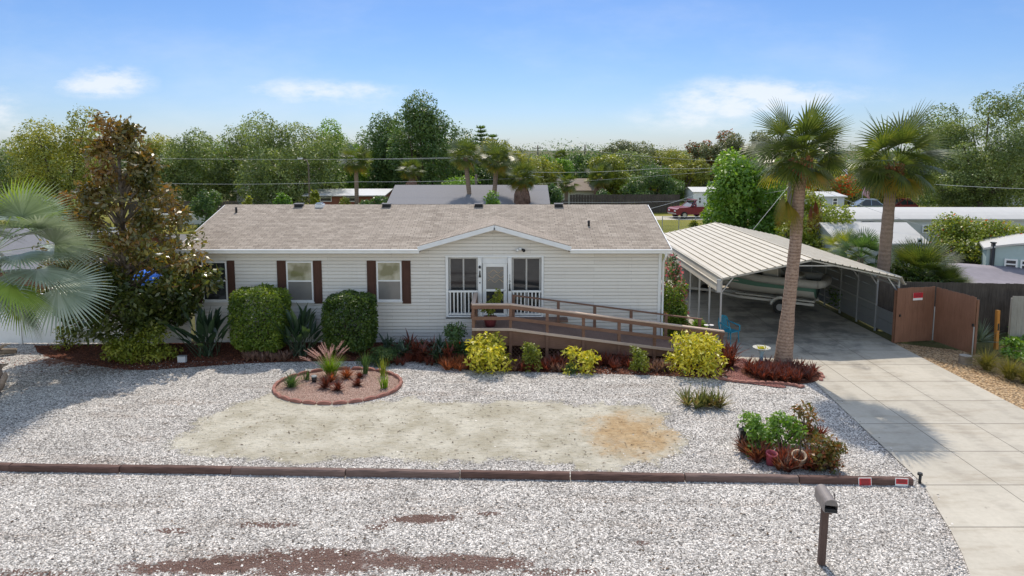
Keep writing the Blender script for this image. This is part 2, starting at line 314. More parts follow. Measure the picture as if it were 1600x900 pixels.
MT = dict(
    shell=m_shell(), sand=m_sand(), concrete=m_concrete(), shingle=m_shingle(),
    mulch=m_pebble('bark_mulch', [(.04, .016, .011), (.12, .042, .026), (.26, .092, .052), (.07, .028, .019)], 30),
    pinkstone=m_pebble('pink_gravel', [(.22, .12, .09), (.44, .27, .21), (.60, .42, .35), (.48, .33, .26)], 34),
    redstone=m_pebble('red_lava_chips', [(.14, .05, .045), (.32, .13, .11), (.42, .22, .19)], 28),
    tanstone=m_pebble('tan_river_pebbles', [(.20, .11, .05), (.42, .27, .14), (.58, .42, .26), (.50, .33, .17)], 17),
    lawn=m_grass('lawn_grass', (.10, .11, .02), (.17, .17, .035), (.26, .22, .06)),
    weeds=m_grass('rough_ground', (.05, .055, .02), (.10, .10, .04), (.17, .14, .08)),
    asphalt=pm('asphalt', (.13, .125, .12), .9, .2, 1.5, bump=.3),
    white=pm('white_vinyl', (.74, .74, .74), .45, .05, 3), trim=pm('white_trim', (.70, .71, .73), .4, .05, 4),
    siding=m_siding(),
    shutter=m_wood('shutter_brown', (.055, .026, .018), (.10, .045, .032), (8, 8, 1)), dark=pm('dark_cavity', (.02, .02, .022), .8, .1),
    glass=m_glass('window_glass', (.035, .037, .04)), blind_reflect=m_glass('blind_glass_painted_reflection', (.46, .43, .33), .06, (.20, .19, .10)), screen=m_glass('grey_insect_screen', (.22, .21, .20), .25),  # upper panes: tree reflections painted into the colour as green-beige mottling
    limebush=leafmat('lime_bush_leaves', [(.08, .13, .015), (.20, .26, .03), (.38, .38, .06)], .4, .4, .5, (1.05, 1.0, .4), .8),
    palebark=m_trunk('pale_grey_bark', (.14, .115, .095), (.36, .31, .26), 3, False),
    bark_chip=leafmat('bark_chips', [(.05, .018, .012), (.15, .052, .03), (.30, .115, .065), (.10, .04, .028)], .0, .85, .15, (1, 1, 1), .8, .2),
    litter=leafmat('dry_litter', [(.035, .022, .015), (.08, .05, .03), (.15, .095, .055)], .0, .8, .2, (1, 1, 1), .8, .3),
    chips=leafmat('shell_chips', [(.06, .052, .046), (.19, .175, .16), (.37, .35, .325), (.60, .57, .53), (.88, .84, .79)], .0, .7, .3, (1, 1, 1), .8, .25),
    deck=m_wood('ramp_brown_stain', (.135, .07, .047), (.25, .142, .10)), decktop=m_wood('ramp_deck_boards', (.13, .08, .062), (.25, .165, .135), (14, 1, 14)),
    railcap=m_wood('ramp_rail_cap', (.44, .32, .25), (.60, .47, .38)),
    timber=m_wood('weathered_timber', (.045, .024, .02), (.17, .10, .082), (.8, 16, 16), .9), timber2=m_wood('grey_weathered_timber', (.075, .05, .044), (.22, .15, .13), (.8, 16, 16), .9),
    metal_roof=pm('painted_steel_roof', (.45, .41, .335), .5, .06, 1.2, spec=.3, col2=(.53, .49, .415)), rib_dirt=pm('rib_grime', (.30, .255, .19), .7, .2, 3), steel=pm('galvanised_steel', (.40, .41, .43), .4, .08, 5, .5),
    panel=pm('steel_side_panel', (.17, .18, .19), .4, .06, 2, spec=.5),
    sabal=leafmat('sabal_fronds', [(.034, .056, .014), (.075, .108, .024), (.15, .165, .04)], .34, .42, .5), sabal_old=leafmat('sabal_yellowing', gl(1.5, [(.05, .07, .012), (.13, .12, .02), (.20, .12, .025)]), 0.5, .5, .3),
    dead=leafmat('dead_fronds', [(.10, .03, .012), (.22, .07, .028), (.30, .13, .05)], .25, .8, .1, (1, .8, .5)),
    boots=m_wood('palm_boots', (.09, .035, .016), (.34, .17, .08), (3, 3, 3)), ptrunk=m_trunk('palm_trunk', (.17, .105, .075), (.50, .36, .28), 9), ptrunk2=m_trunk('smooth_palm_trunk', (.17, .12, .09), (.34, .255, .20), 5),
    bark=m_trunk('tree_bark', (.05, .038, .028), (.19, .155, .125), 3, False),
    bismarck=leafmat('silver_palm_fronds', gl(1.15, [(.14, .18, .115), (.25, .295, .215), (.38, .42, .34)]), .14, .36, .7, (1.0, 1.08, .75), .8), bismarck_y=leafmat('green_palm_fronds', gl(1.4, [(.12, .19, .03), (.22, .30, .06)]), .25, .45, .4),
    mag_mid=leafmat('magnolia_mid_leaves', gl(2.5, [(.022, .028, .008), (.042, .046, .012), (.07, .068, .016), (.085, .058, .016), (.13, .065, .018)]), .32, .28, .7, (1.2, 1.0, .35), .8, .5),
    magnolia=leafmat('magnolia_leaves', gl(2.3, [(.022, .028, .008), (.042, .045, .012), (.07, .058, .016), (.095, .056, .016), (.12, .062, .02)]), 0.3, .3, .6, (1.25, .95, .35), .75, .65),
    mag_green=leafmat('magnolia_low_leaves', gl(2.0, [(.016, .026, .008), (.035, .048, .012), (.075, .085, .02)]), 0.4, .3, .6, (1.15, 1.1, .4)),
    flower_w=pm('white_petals', (.8, .78, .7), .6, .05), 
    oak=leafmat('oak_leaves', gl(3.2, [(.018, .027, .010), (.046, .062, .020), (.105, .122, .046)]), .3, .46, .4, (1.1, 1.1, .5), .35), 
    darkgreen=leafmat('dark_leaves', gl(3.0, [(.012, .026, .009), (.028, .048, .014), (.06, .085, .024)]), .3, .46, .4, (1.1, 1.15, .5), .35),
    bright=leafmat('bright_leaves', gl(2.1, [(.03, .065, .010), (.065, .12, .016), (.13, .19, .028)]), .36, .42, .45, (1.1, 1.1, .4), .5),
    olive=leafmat('olive_leaves', gl(2.7, [(.038, .048, .010), (.085, .095, .018), (.15, .145, .032)]), .3, .46, .4, (1.15, 1.05, .4), .4),
    sparse=leafmat('thin_grey_leaves', gl(2.5, [(.028, .036, .018), (.058, .068, .032), (.10, .105, .055)]), .3, .46, .4, (1.1, 1.05, .6), .4),
    rust=leafmat('rusty_red_leaves', gl(1.3, [(.06, .04, .014), (.20, .07, .02), (.30, .08, .02)]), 0.4, .6, .2, (1.2, .8, .4), .6, .6), orange=leafmat('orange_blossom', [(.42, .05, .012), (.62, .10, .02), (.10, .12, .02)], .35, .6, .2, (1.2, .8, .5)),
    hedge=leafmat('hedge_leaves', gl(2.1, [(.025, .048, .008), (.055, .085, .012), (.105, .135, .02)]), 0.4, .4, .4, (1.15, 1.1, .35), 2.5), hedge_d=leafmat('dark_hedge_leaves', gl(2.0, [(.014, .03, .007), (.03, .052, .01), (.07, .10, .018)]), 0.35, .4, .4, (1.1, 1.1, .4), 2.5),
    paradise=leafmat('bird_of_paradise_leaves', gl(1.5, [(.012, .026, .014), (.024, .045, .024), (.04, .068, .036)]), 0.25, .3, .6), shrub=leafmat('garden_shrub_leaves', gl(1.5, [(.02, .045, .016), (.045, .085, .03), (.09, .14, .045)]), 0.4, .4, .45, (1.1, 1.1, .5), 3),
    croton=leafmat('yellow_croton_leaves', gl(1.1, [(.10, .16, .015), (.36, .36, .03), (.58, .52, .06), (.66, .60, .14)]), 0.35, .4, .4, (1.05, 1.0, .35), 4, .35),
    croton_o=leafmat('orange_croton_leaves', [(.045, .065, .012), (.10, .115, .02), (.22, .13, .03), (.26, .055, .025)], .3, .4, .4, (1.1, .9, .4), 4, .35),
    yellowgreen=leafmat('yellow_green_leaves', gl(1.5, [(.06, .085, .012), (.13, .155, .02), (.25, .25, .045)]), .36, .42, .45, (1.1, 1.05, .35), 2),
    brom=leafmat('red_bromeliad', gl(1.5, [(.035, .016, .010), (.09, .028, .018), (.17, .05, .03)]), 0.3, .35, .5, (1.2, .75, .5), 4), brom_o=leafmat('orange_bromeliad', gl(1.3, [(.09, .035, .014), (.24, .085, .035), (.36, .16, .07)]), 0.3, .4, .4, (1.2, .8, .5), 4),
    brom_tan=leafmat('faded_bromeliad', [(.10, .06, .045), (.22, .13, .10), (.30, .20, .15)], .2, .5, .3, (1.1, .9, .6), 4),
    agave=leafmat('agave_leaves', gl(1.4, [(.045, .06, .015), (.10, .115, .03), (.17, .15, .06), (.20, .09, .045)]), 0.25, .4, .5, (1, 1, .5), 4),
    grassy=leafmat('fresh_grass_blades', [(.07, .14, .012), (.15, .26, .02), (.27, .38, .045)], .4, .5, .3), plume=leafmat('pink_plumes', [(.45, .30, .26), (.62, .45, .40)], .35, .8, .1, (1, .85, .8)),
    fgrass=leafmat('fountain_grass_blades', [(.09, .10, .02), (.18, .165, .045), (.30, .22, .09)], .35, .6, .2), yucca=leafmat('grey_yucca_blades', [(.12, .16, .12), (.22, .26, .20)], .2, .45, .4),
    juniper=leafmat('juniper_sprigs', gl(1.5, [(.022, .045, .016), (.045, .08, .03), (.07, .11, .045)]), 0.3, .6, .2),
    pink=leafmat('pink_blossom', [(.50, .10, .13), (.65, .22, .22)], .35, .6, .2, (1, .8, .8)), redflower=pm('red_petals', (.65, .05, .02), .5, .1),
    terracotta=pm('terracotta', (.42, .11, .05), .6, .12, 8), wine=pm('wine_glazed_pot', (.17, .04, .05), .35, .15, 8), tanpot=pm('tan_clay', (.45, .34, .24), .8, .15, 12, bump=.4), pinkpot=pm('faded_red_pot', (.36, .065, .09), .5, .12, 8), 
    blue=pm('turquoise_plastic', (.02, .24, .36), .35, .08), whitestone=pm('cast_stone', (.46, .46, .43), .8, .1, 20, bump=.3), edging=pm('edging_brick', (.30, .135, .105), .85, .22, 10, bump=.5),
    hull=pm('green_gelcoat', (.11, .22, .175), .25, .06, spec=.5), hullw=pm('white_gelcoat', (.50, .485, .45), .3, .05), tubeg=pm('grey_hypalon', (.38, .375, .36), .55, .08), rubber=pm('rubber', (.02, .02, .02), .8, .1), black=pm('black_metal', (.02, .02, .022), .45, .1),
    mailbox=pm('mailbox_bronze', (.19, .165, .155), .5, .12, 12), post_d=m_wood('mailbox_post_brown', (.07, .042, .036), (.12, .078, .066), (8, 8, 1)),
    gate=m_wood('brown_stained_boards', (.16, .075, .046), (.255, .128, .082), (9, 9, .8), .7), fence_old=m_wood('dark_weathered_boards', (.035, .028, .024), (.12, .10, .085), (9, 9, .7), .95), fence_grey=m_wood('grey_boards', (.24, .22, .19), (.40, .37, .33), (9, 9, .8), .9),
    orangepost=m_wood('orange_cedar_post', (.40, .15, .025), (.58, .26, .06), (9, 9, 1)), stump=m_wood('stump_wood', (.12, .09, .07), (.30, .25, .2), (3, 3, 6)), drift=m_wood('driftwood', (.10, .07, .055), (.42, .33, .27), (4, 4, 4), .9),
    signred=pm('sign_red', (.50, .02, .03), .5, .08), signwhite=pm('sign_white', (.72, .70, .68), .5, .05),
    greyroof=pm('grey_shingle', (.17, .17, .185), .85, .12, 12), cream=pm('cream_wall', (.50, .48, .41), .7, .05), greywall=pm('grey_vinyl_wall', (.46, .48, .52), .6, .05), teal=pm('pale_teal_wall', (.36, .45, .45), .6, .05), whiteroof=pm('white_membrane_roof', (.46, .45, .43), .5, .05, 2), mhwall=pm('mobile_home_wall', (.47, .48, .46), .6, .06, 1.5, stretch=(.3, .3, 6)),
    brick=pm('brick_red_wall', (.24, .09, .06), .85, .15, 14), thatch=pm('thatch_brown', (.24, .19, .15), .9, .25, 20, bump=.5), tarp=pm('grey_shade_cloth', (.22, .20, .225), .8, .10, 2.5, bump=.2, bscale=5), tarpb=pm('blue_tarpaulin', (.015, .14, .62), .4, .15, 5, bump=.9, bscale=9), dtarp=pm('dark_shade_sail', (.055, .045, .05), .8, .1),
    carred=pm('maroon_car_paint', (.20, .014, .028), .25, .05, spec=.6), carsilver=pm('silver_blue_car_paint', (.28, .34, .42), .25, .04, metal=.4), cardark=pm('navy_car_paint', (.03, .035, .05), .25, .05), carglass=m_glass('car_glass', (.03, .035, .045)), chrome=pm('hubcap_silver', (.5, .5, .52), .3, .05, metal=.8), lampred=pm('tail_lamp', (.45, .02, .02), .3, .05), lampclear=pm('head_lamp', (.75, .76, .78), .15, .03),
    flag=pm('faded_pink_flag', (.62, .34, .46), .7, .1, 3), wire=pm('cable', (.09, .09, .09), .6, .1), wirel=pm('aluminium_cable', (.45, .46, .46), .4, .05), pole=m_wood('pole_wood', (.08, .065, .05), (.18, .15, .12), (9, 9, .8), .9), chain=pm('chain_link_wire', (.34, .35, .35), .5, .05, metal=.3),
)
# ------------------------------------------------------------------ mesh helpers
def kids(o): return [c for c in bpy.data.objects if c.parent == o]
class MB:
    def __init__(s): s.v = []; s.f = []; s.m = []; s.mats = []; s.cur = 0
    def mat(s, m):
        if m not in s.mats: s.mats.append(m)
        s.cur = s.mats.index(m); return s
    def add(s, vs, fs):
        k = len(s.v); s.v += [tuple(v) for v in vs]
        for f in fs: s.f.append([i + k for i in f]); s.m.append(s.cur)
        return s
    def box(s, c, d, rz=0.0, rx=0.0, ry=0.0):
        M = Matrix.Translation(c) @ Matrix.Rotation(rz, 4, 'Z') @ Matrix.Rotation(ry, 4, 'Y') @ Matrix.Rotation(rx, 4, 'X')
        vs = [M @ Vector((x * d[0] / 2, y * d[1] / 2, z * d[2] / 2)) for x in (-1, 1) for y in (-1, 1) for z in (-1, 1)]
        return s.add(vs, [(0, 1, 3, 2), (4, 6, 7, 5), (0, 4, 5, 1), (2, 3, 7, 6), (0, 2, 6, 4), (1, 5, 7, 3)])
    def bb(s, x0, x1, y0, y1, z0, z1): return s.box(((x0 + x1) / 2, (y0 + y1) / 2, (z0 + z1) / 2), (x1 - x0, y1 - y0, z1 - z0))
    def beam(s, a, b, wd, ht, up=(0, 0, 1)):
        a = Vector(a); b = Vector(b); d = (b - a).normalized(); u = Vector(up); sd = d.cross(u).normalized(); u = sd.cross(d)
        vs = []
        for p in (a, b):
            for (i, j) in ((-1, -1), (1, -1), (1, 1), (-1, 1)): vs.append(p + sd * i * wd / 2 + u * j * ht / 2)
        return s.add(vs, [(0, 1, 2, 3), (7, 6, 5, 4), (0, 4, 5, 1), (1, 5, 6, 2), (2, 6, 7, 3), (3, 7, 4, 0)])
    def tube(s, pts, r, n=8, cap=True):
        pts = [Vector(p) for p in pts]; k = len(pts); rr = r if isinstance(r, (list, tuple)) else [r] * k
        base = []; ref = None
        for i, p in enumerate(pts):
            d = (pts[min(i + 1, k - 1)] - pts[max(i - 1, 0)]).normalized()
            if ref is None or abs(d.dot(ref)) > .95: ref = Vector((1, 0, 0)) if abs(d.x) < .8 else Vector((0, 1, 0))
            a = d.cross(ref).normalized(); b = d.cross(a)
            base += [p + (a * math.cos(2 * math.pi * j / n) + b * math.sin(2 * math.pi * j / n)) * rr[i] for j in range(n)]
        fs = [(i * n + j, i * n + (j + 1) % n, (i + 1) * n + (j + 1) % n, (i + 1) * n + j) for i in range(k - 1) for j in range(n)]
        if cap: fs += [tuple(range(n))[::-1], tuple((k - 1) * n + j for j in range(n))]
        return s.add(base, fs)
    def lathe(s, prof, n=14, c=(0, 0, 0)):
        vs = [(c[0] + r * math.cos(2 * math.pi * j / n), c[1] + r * math.sin(2 * math.pi * j / n), c[2] + z) for r, z in prof for j in range(n)]
        k = len(prof)
        fs = [(i * n + j, i * n + (j + 1) % n, (i + 1) * n + (j + 1) % n, (i + 1) * n + j) for i in range(k - 1) for j in range(n)]
        return s.add(vs, fs)
    def prism(s, poly, h0, h1, plane='XY'):
        mp = {'XY': lambda a, b, h: (a, b, h), 'XZ': lambda a, b, h: (a, h, b), 'YZ': lambda a, b, h: (h, a, b)}[plane]
        n = len(poly); vs = [mp(a, b, h0) for a, b in poly] + [mp(a, b, h1) for a, b in poly]
        return s.add(vs, [tuple(range(n))[::-1], tuple(range(n, 2 * n))] + [(i, (i + 1) % n, n + (i + 1) % n, n + i) for i in range(n)])
    def quad(s, a, b, c, d): return s.add([a, b, c, d], [(0, 1, 2, 3)])
    def strap(s, base, az, e0, e1, L, W, n=4, tip=0.0, waist=1.0, fold=.25):
        """a leaf blade that starts at elevation e0 and arches to e1"""
        p = Vector(base); ca, sa = math.cos(az), math.sin(az); sd = Vector((-sa, ca, 0))
        vs = []
        for i in range(n + 1):
            t = i / n; e = e0 + (e1 - e0) * t
            wd = W * ((waist + (1 - waist) * min(1, t * 3)) if t < .34 else (1 - (t - .34) / .66 * (1 - tip)) ) / 2
            up = Vector((-ca * math.sin(e), -sa * math.sin(e), math.cos(e)))
            vs += [p - sd * wd + up * wd * fold, p - up * wd * fold * .6, p + sd * wd + up * wd * fold]
            p = p + Vector((ca * math.cos(e), sa * math.cos(e), math.sin(e))) * (L / n)
        fs = []
        for i in range(n):
            k = i * 3; fs += [(k, k + 1, k + 4, k + 3), (k + 1, k + 2, k + 5, k + 4)]
        return s.add(vs, fs)
    def build(s, name, mat=None, parent=None, smooth=False, bevel=0.0, loc=None):
        me = bpy.data.meshes.new(name); me.from_pydata(s.v, [], s.f)
        ms = s.mats if s.mats else [mat]
        for m in ms: me.materials.append(MT[m] if isinstance(m, str) else m)
        if s.mats: me.polygons.foreach_set('material_index', s.m)
        if smooth: me.polygons.foreach_set('use_smooth', [True] * len(s.f))
        o = bpy.data.objects.new(name, me); C.objects.link(o)
        if parent is not None: o.parent = parent
        if loc is not None: o.location = loc
        if bevel:
            b = o.modifiers.new('bevel', 'BEVEL'); b.width = bevel; b.segments = 2; b.limit_method = 'ANGLE'
        return o
def npmesh(name, V, F, mat, parent=None, loc=None):
    me = bpy.data.meshes.new(name); V = np.asarray(V, dtype=np.float32); F = np.asarray(F, dtype=np.int32)
    k = F.shape[1]
    me.vertices.add(len(V)); me.vertices.foreach_set('co', V.ravel())
    me.loops.add(F.size); me.loops.foreach_set('vertex_index', F.ravel())
    me.polygons.add(len(F)); me.polygons.foreach_set('loop_start', np.arange(0, F.size, k, dtype=np.int32))
    me.update(calc_edges=True); me.validate()
    me.materials.append(MT[mat]); o = bpy.data.objects.new(name, me); C.objects.link(o)
    if parent is not None: o.parent = parent
    if loc is not None: o.location = loc
    return o
def tag(o, label=None, cat=None, group=None, kind=None):
    if label: o['label'] = label
    if cat: o['category'] = cat
    if group: o['group'] = group
    if kind: o['kind'] = kind
    return o
def thing(name, label, cat, loc=(0, 0, 0), rz=0.0, group=None):
    o = bpy.data.objects.new(name, None); C.objects.link(o); o.location = loc; o.rotation_euler = (0, 0, rz); o.empty_display_size = .2
    return tag(o, label, cat, group)
def copy_tree(o, parent=None):
    c = o.copy(); C.objects.link(c)
    if parent is not None: c.parent = parent
    for ch in [k for k in list(o.children)]: copy_tree(ch, c)
    return c
def sheet(name, pts, z, mat, kind='structure'):
    me = bpy.data.meshes.new(name); me.from_pydata([(x, y, z) for x, y in pts], [], [list(range(len(pts)))])
    if me.polygons[0].normal.z < 0: me.flip_normals()
    me.materials.append(MT[mat]); o = bpy.data.objects.new(name, me); C.objects.link(o); return tag(o, kind=kind)
def smooth_poly(pts, it=2):
    for _ in range(it):
        q = []
        for i in range(len(pts)):
            a = pts[i]; b = pts[(i + 1) % len(pts)]
            q += [(a[0] * .75 + b[0] * .25, a[1] * .75 + b[1] * .25), (a[0] * .25 + b[0] * .75, a[1] * .25 + b[1] * .75)]
        pts = q
    return pts

# ---- foliage
def leaf_quads(P, A, N, L, Wd):
    """rhombic leaves at P along A with normal N"""
    A = A / np.linalg.norm(A, axis=1, keepdims=True)
    S = np.cross(A, N); S /= np.linalg.norm(S, axis=1, keepdims=True) + 1e-9
    U = np.cross(S, A)
    L = L[:, None]; Wd = Wd[:, None]
    v = np.stack([P, P + A * L * .45 + S * Wd * .5 + U * L * .06, P + A * L - U * L * .08, P + A * L * .45 - S * Wd * .5 + U * L * .06], 1).reshape(-1, 3)
    f = np.arange(len(v)).reshape(-1, 4)
    return v, f
def cloud(rng, clumps, n, size, aspect=.55, shell=.55, up=.5):
    """points in leafy clumps: clumps = rows (x,y,z,rx,ry,rz)"""
    cl = np.asarray(clumps, float); wgt = (cl[:, 3] * cl[:, 4] * cl[:, 5]) ** .667; idx = rng.choice(len(cl), n, p=wgt / wgt.sum())
    d = rng.normal(size=(n, 3)); d /= np.linalg.norm(d, axis=1, keepdims=True)
    lump = 1 + .16 * np.sin(d[:, 0] * 5 + idx * 1.7) * np.cos(d[:, 2] * 6 + idx * 2.3 + d[:, 1] * 4)
    r = (shell + (1 - shell) * rng.random(n) ** .7) * (1 + .05 * rng.normal(size=n)) * lump
    P = cl[idx, :3] + d * cl[idx, 3:] * r[:, None]
    N = d * .7 + rng.normal(size=(n, 3)) * .6 + np.array([0, 0, up])
    A = np.cross(N, rng.normal(size=(n, 3))) + d * .3 - np.array([0, 0, .12])
    L = size * (.65 + .7 * rng.random(n))
    return leaf_quads(P, A, N, L, L * aspect)
def crown_clumps(rng, c, rad, k, f=(.30, .48), surf=.72):
    out = []
    for i in range(k):
        d = rng.normal(size=3); d /= np.linalg.norm(d); d[2] = d[2] * .95 + .12
        q = surf * (.55 + .5 * rng.random())
        s = f[0] + (f[1] - f[0]) * rng.random()
        out.append([c[0] + d[0] * rad[0] * q, c[1] + d[1] * rad[1] * q, c[2] + d[2] * rad[2] * q, rad[0] * s, rad[1] * s, rad[2] * s * .8])
    return out
def limbs(mb, rng, top, clumps, r, k=7):
    for i in rng.permutation(len(clumps))[:k]:
        e = Vector(clumps[i][:3]); t = Vector(top); mid = t.lerp(e, .5) + Vector((rng.normal() * .25, rng.normal() * .25, abs(rng.normal()) * .3))
        mb.tube([t, mid, e], [r * .55, r * .3, r * .09], 6)
def tree(name, label, base, h, rad, mat, n, leaf, seed, cat='tree', group=None, k=16, trunk_r=.25, cz=None, zb=0.0, aspect=.55, extra=None, shell=.62, f=(.24, .40), limbk=8, trunkmat='bark', surf=.80):
    rng = np.random.default_rng(seed)
    t = thing(name, label, cat, (base[0], base[1], zb), 0, group)
    cz = cz if cz is not None else h - rad[2]
    cl = crown_clumps(rng, (0, 0, cz), rad, k, f, surf)
    mb = MB(); fork = (rng.normal() * .1, rng.normal() * .1, max(.4, cz - rad[2] * .55))
    mb.tube([(0, 0, -.05), (fork[0] * .5, fork[1] * .5, fork[2] * .5), fork], [trunk_r * 1.25, trunk_r, trunk_r * .8], 9)
    limbs(mb, rng, fork, cl, trunk_r, limbk)
    mb.build('trunk', trunkmat, t, True)
    V, F = cloud(rng, cl, n, leaf, aspect, shell)
    npmesh('crown', V, F, mat, t)
    if extra:
        m2, k2, n2, l2 = extra
        V, F = cloud(rng, [cl[i] for i in rng.permutation(len(cl))[:k2]], n2, l2, aspect, .85)
        npmesh('blossom', V, F, m2, t)
    return t
def shrub(name, label, base, wdt, h, mat, n, leaf, seed, cat='shrub', group=None, dep=None, aspect=.5, k=9, stems=5, up=.5, extra=None, zb=0.0):
    rng = np.random.default_rng(seed); dep = dep or wdt
    t = thing(name, label, cat, (base[0], base[1], zb), 0, group)
    rad = (wdt / 2, dep / 2, h * .52)
    cl = crown_clumps(rng, (0, 0, h * .5), rad, k, (.30, .46), .64)
    for i in range(max(4, k // 2)): a = i * 6.283 / max(4, k // 2) + seed; cl.append([rad[0] * .55 * math.cos(a), rad[1] * .55 * math.sin(a), h * .2, rad[0] * .36, rad[1] * .36, h * .2])
    mb = MB()
    for i in range(stems):
        c = cl[i % len(cl)]; mb.tube([(rng.normal() * .04, rng.normal() * .04, 0), (c[0] * .4, c[1] * .4, c[2] * .5), c[:3]], [.022, .015, .006], 5)
    mb.build('stems', 'bark', t, True)
    V, F = cloud(rng, cl + [[c[0] * 1.25, c[1] * 1.25, min(h * 1.04, c[2] * 1.12), c[3] * .45, c[4] * .45, c[5] * .5] for c in cl[:5]], n, leaf, aspect, .35, up); V[:, 2] = np.maximum(V[:, 2], .02)
    npmesh('foliage', V, F, mat, t)
    if extra:
        m2, n2, l2 = extra
        V, F = cloud(rng, cl, n2, l2, .9, 1.0); npmesh('flowers', V, F, m2, t)
    return t
def fan_leaf(mb, origin, az, el, pet, R0, nl, spread, droop, wid, cut=.42, nseg=3, roll=0.0, arch=.35):
    """petiole then a palmate blade; leaflets radiate over +-spread and droop"""
    o = Vector(origin); d = Vector((math.cos(az) * math.cos(el), math.sin(az) * math.cos(el), math.sin(el)))
    el2 = el - arch; d2 = Vector((math.cos(az) * math.cos(el2), math.sin(az) * math.cos(el2), math.sin(el2)))
    h = o + d * pet * .55 + d2 * pet * .45
    side = Vector((-math.sin(az), math.cos(az), 0)); nrm = side.cross(d2).normalized() * -1
    if nrm.z < 0: nrm = -nrm
    if roll: side, nrm = side * math.cos(roll) + nrm * math.sin(roll), nrm * math.cos(roll) - side * math.sin(roll)
    # petiole
    mb.add([o - side * .022, o + side * .022, h + side * .014, h - side * .014], [(0, 1, 2, 3)])
    for i in range(nl):
        t = (i + .5) / nl * 2 - 1; a = t * spread
        dr = (d2 * math.cos(a) + side * math.sin(a)).normalized()
        L = R0 * (1 - .18 * abs(t) ** 2) * (.92 + .16 * rnd.random())
        perp = (side * math.cos(a) - d2 * math.sin(a))
        fanw = 2 * spread / nl
        p = h.copy(); vs = []
        dv = dr.copy()
        for s in range(nseg + 1):
            u = s / nseg
            wd = (fanw * L * u * .5 if u < cut else wid * L * .5 * max(.05, 1 - (u - cut) / (1 - cut)))
            wd = max(min(wd, wid * L * .5), .004)
            fold = nrm * (wd * .35)
            vs += [p - perp * wd + fold, p + perp * wd + fold]
            dv = (dv + Vector((0, 0, -1)) * droop * (.15 + u) * (1 + .5 * abs(t)) + nrm * .0).normalized()
            p = p + dv * (L / nseg)
        mb.add(vs, [(k * 2, k * 2 + 1, k * 2 + 3, k * 2 + 2) for k in range(nseg)])
    return h
def palm_trunk(t, pts, radii, mat, n=14):
    mb = MB(); P = []; rr = []
    for i in range(len(pts) - 1):
        for k in range(8):
            u = k / 8; a = Vector(pts[i]).lerp(Vector(pts[i + 1]), u); P.append(a); rr.append((radii[i] * (1 - u) + radii[i + 1] * u) * (1 + .035 * math.sin(k * 2.4 + i * 5)))
    P.append(pts[-1]); rr.append(radii[-1]); mb.tube(P, rr, n); return mb.build('trunk', mat, t, True)
def sabal(name, label, pts, radii, rad, seed, group=None, nf=38, nl=26, dead=2, boots=True, trunkmat='ptrunk', nseg=3, old=6, skirt=0, wid=.085, petf=.42, taper=.25, span=118):
    """pts: trunk path in world space; the thing stands at pts[0]"""
    global rnd
    keep = rnd; rnd = random.Random(seed)
    b = Vector(pts[0]); t = thing(name, label, 'palm', b, 0, group)
    L = [Vector(p) - b for p in pts]
    palm_trunk(t, L, radii, trunkmat); top = L[-1]; rt = radii[-1]
    mb = MB(); mo = MB()
    rad0 = rad
    for i in range(nf):
        u = (i + .5) / nf; rad = rad0 * (1.12 - taper * u); el = R(82) - u ** .85 * R(span) + rnd.uniform(-.15, .15); az = i * 2.39996 + rnd.uniform(-.2, .2)
        tgt = mo if i >= nf - old else mb
        fan_leaf(tgt, top + Vector((math.cos(az) * rt * .6, math.sin(az) * rt * .6, .15 * (1 - u))), az, el, rad * petf * rnd.uniform(.7, 1.2), rad * rnd.uniform(.50, .60), nl, R(96), .07 + .30 * u, wid, cut=.36, nseg=nseg, roll=rnd.uniform(-.75, .75), arch=.2 + .4 * u)
    rad = rad0
    for i in range(9):                     # young spears and inner fans round the bud
        fan_leaf(mb, top, i * 2.39996, R(rnd.uniform(5, 70)), rad * .16, rad * rnd.uniform(.40, .55), max(10, nl - 8), R(62), .12, wid, cut=.36, nseg=nseg, roll=rnd.uniform(-1.2, 1.2), arch=.2)
    mb.build('crown', 'sabal', t)
    if mo.v: mo.build('yellowing_fronds', 'sabal_old', t)
    for k in range(dead):
        md = MB(); az = (R(-20), R(205), R(-150), R(60))[k % 4] + rnd.uniform(-.1, .1)
        for j in range(3): fan_leaf(md, top + Vector((math.cos(az) * rt, math.sin(az) * rt, -.45 - .12 * j)), az + (j - 1) * .28, R(-42 - 9 * j), rad * .36, rad * .50, 24, R(50), .34, .035, cut=.1, roll=rnd.uniform(-.4, .4), arch=.6)
        md.build('dead_frond', 'dead' if k % 2 == 0 else 'sabal_old', t)
    if skirt:
        ms = MB()
        for k in range(skirt):
            az = k * 2.39996; z = top.z - (.2 + 1.6 * rnd.random()) * rad * .6
            fan_leaf(ms, Vector((top.x + math.cos(az) * rt, top.y + math.sin(az) * rt, z)), az, R(-50), rad * .3, rad * .6, 12, R(40), .3, .12, arch=.5)
        ms.build('dry_skirt', 'brom_tan', t)
    if boots:
        mbt = MB()
        for k in range(34):
            az = k * 2.39996; z = -1.0 * rt * 2.4 * (k / 34)
            a = top + Vector((math.cos(az) * rt * .85, math.sin(az) * rt * .85, z)); bb = a + Vector((math.cos(az + .5) * rt * .75, math.sin(az + .5) * rt * .75, .30))
            mbt.beam(a, bb, .10, .04, (math.cos(az), math.sin(az), 0))
        mbt.build('leaf_boots', 'boots', t)
    rnd = keep
    return t
def rosette(mat, nb, L, W, e0=(25, 75), seed=1, name='rosette', curl=30):
    q = random.Random(seed); mb = MB()
    for i in range(nb):
        e = R(q.uniform(*e0)); mb.strap((q.uniform(-.02, .02), q.uniform(-.02, .02), 0.0), i * 2.39996 + q.uniform(-.3, .3), e, e - R(q.uniform(.4, 1) * curl), L * q.uniform(.7, 1.1), W, 3, .08)
    return mb
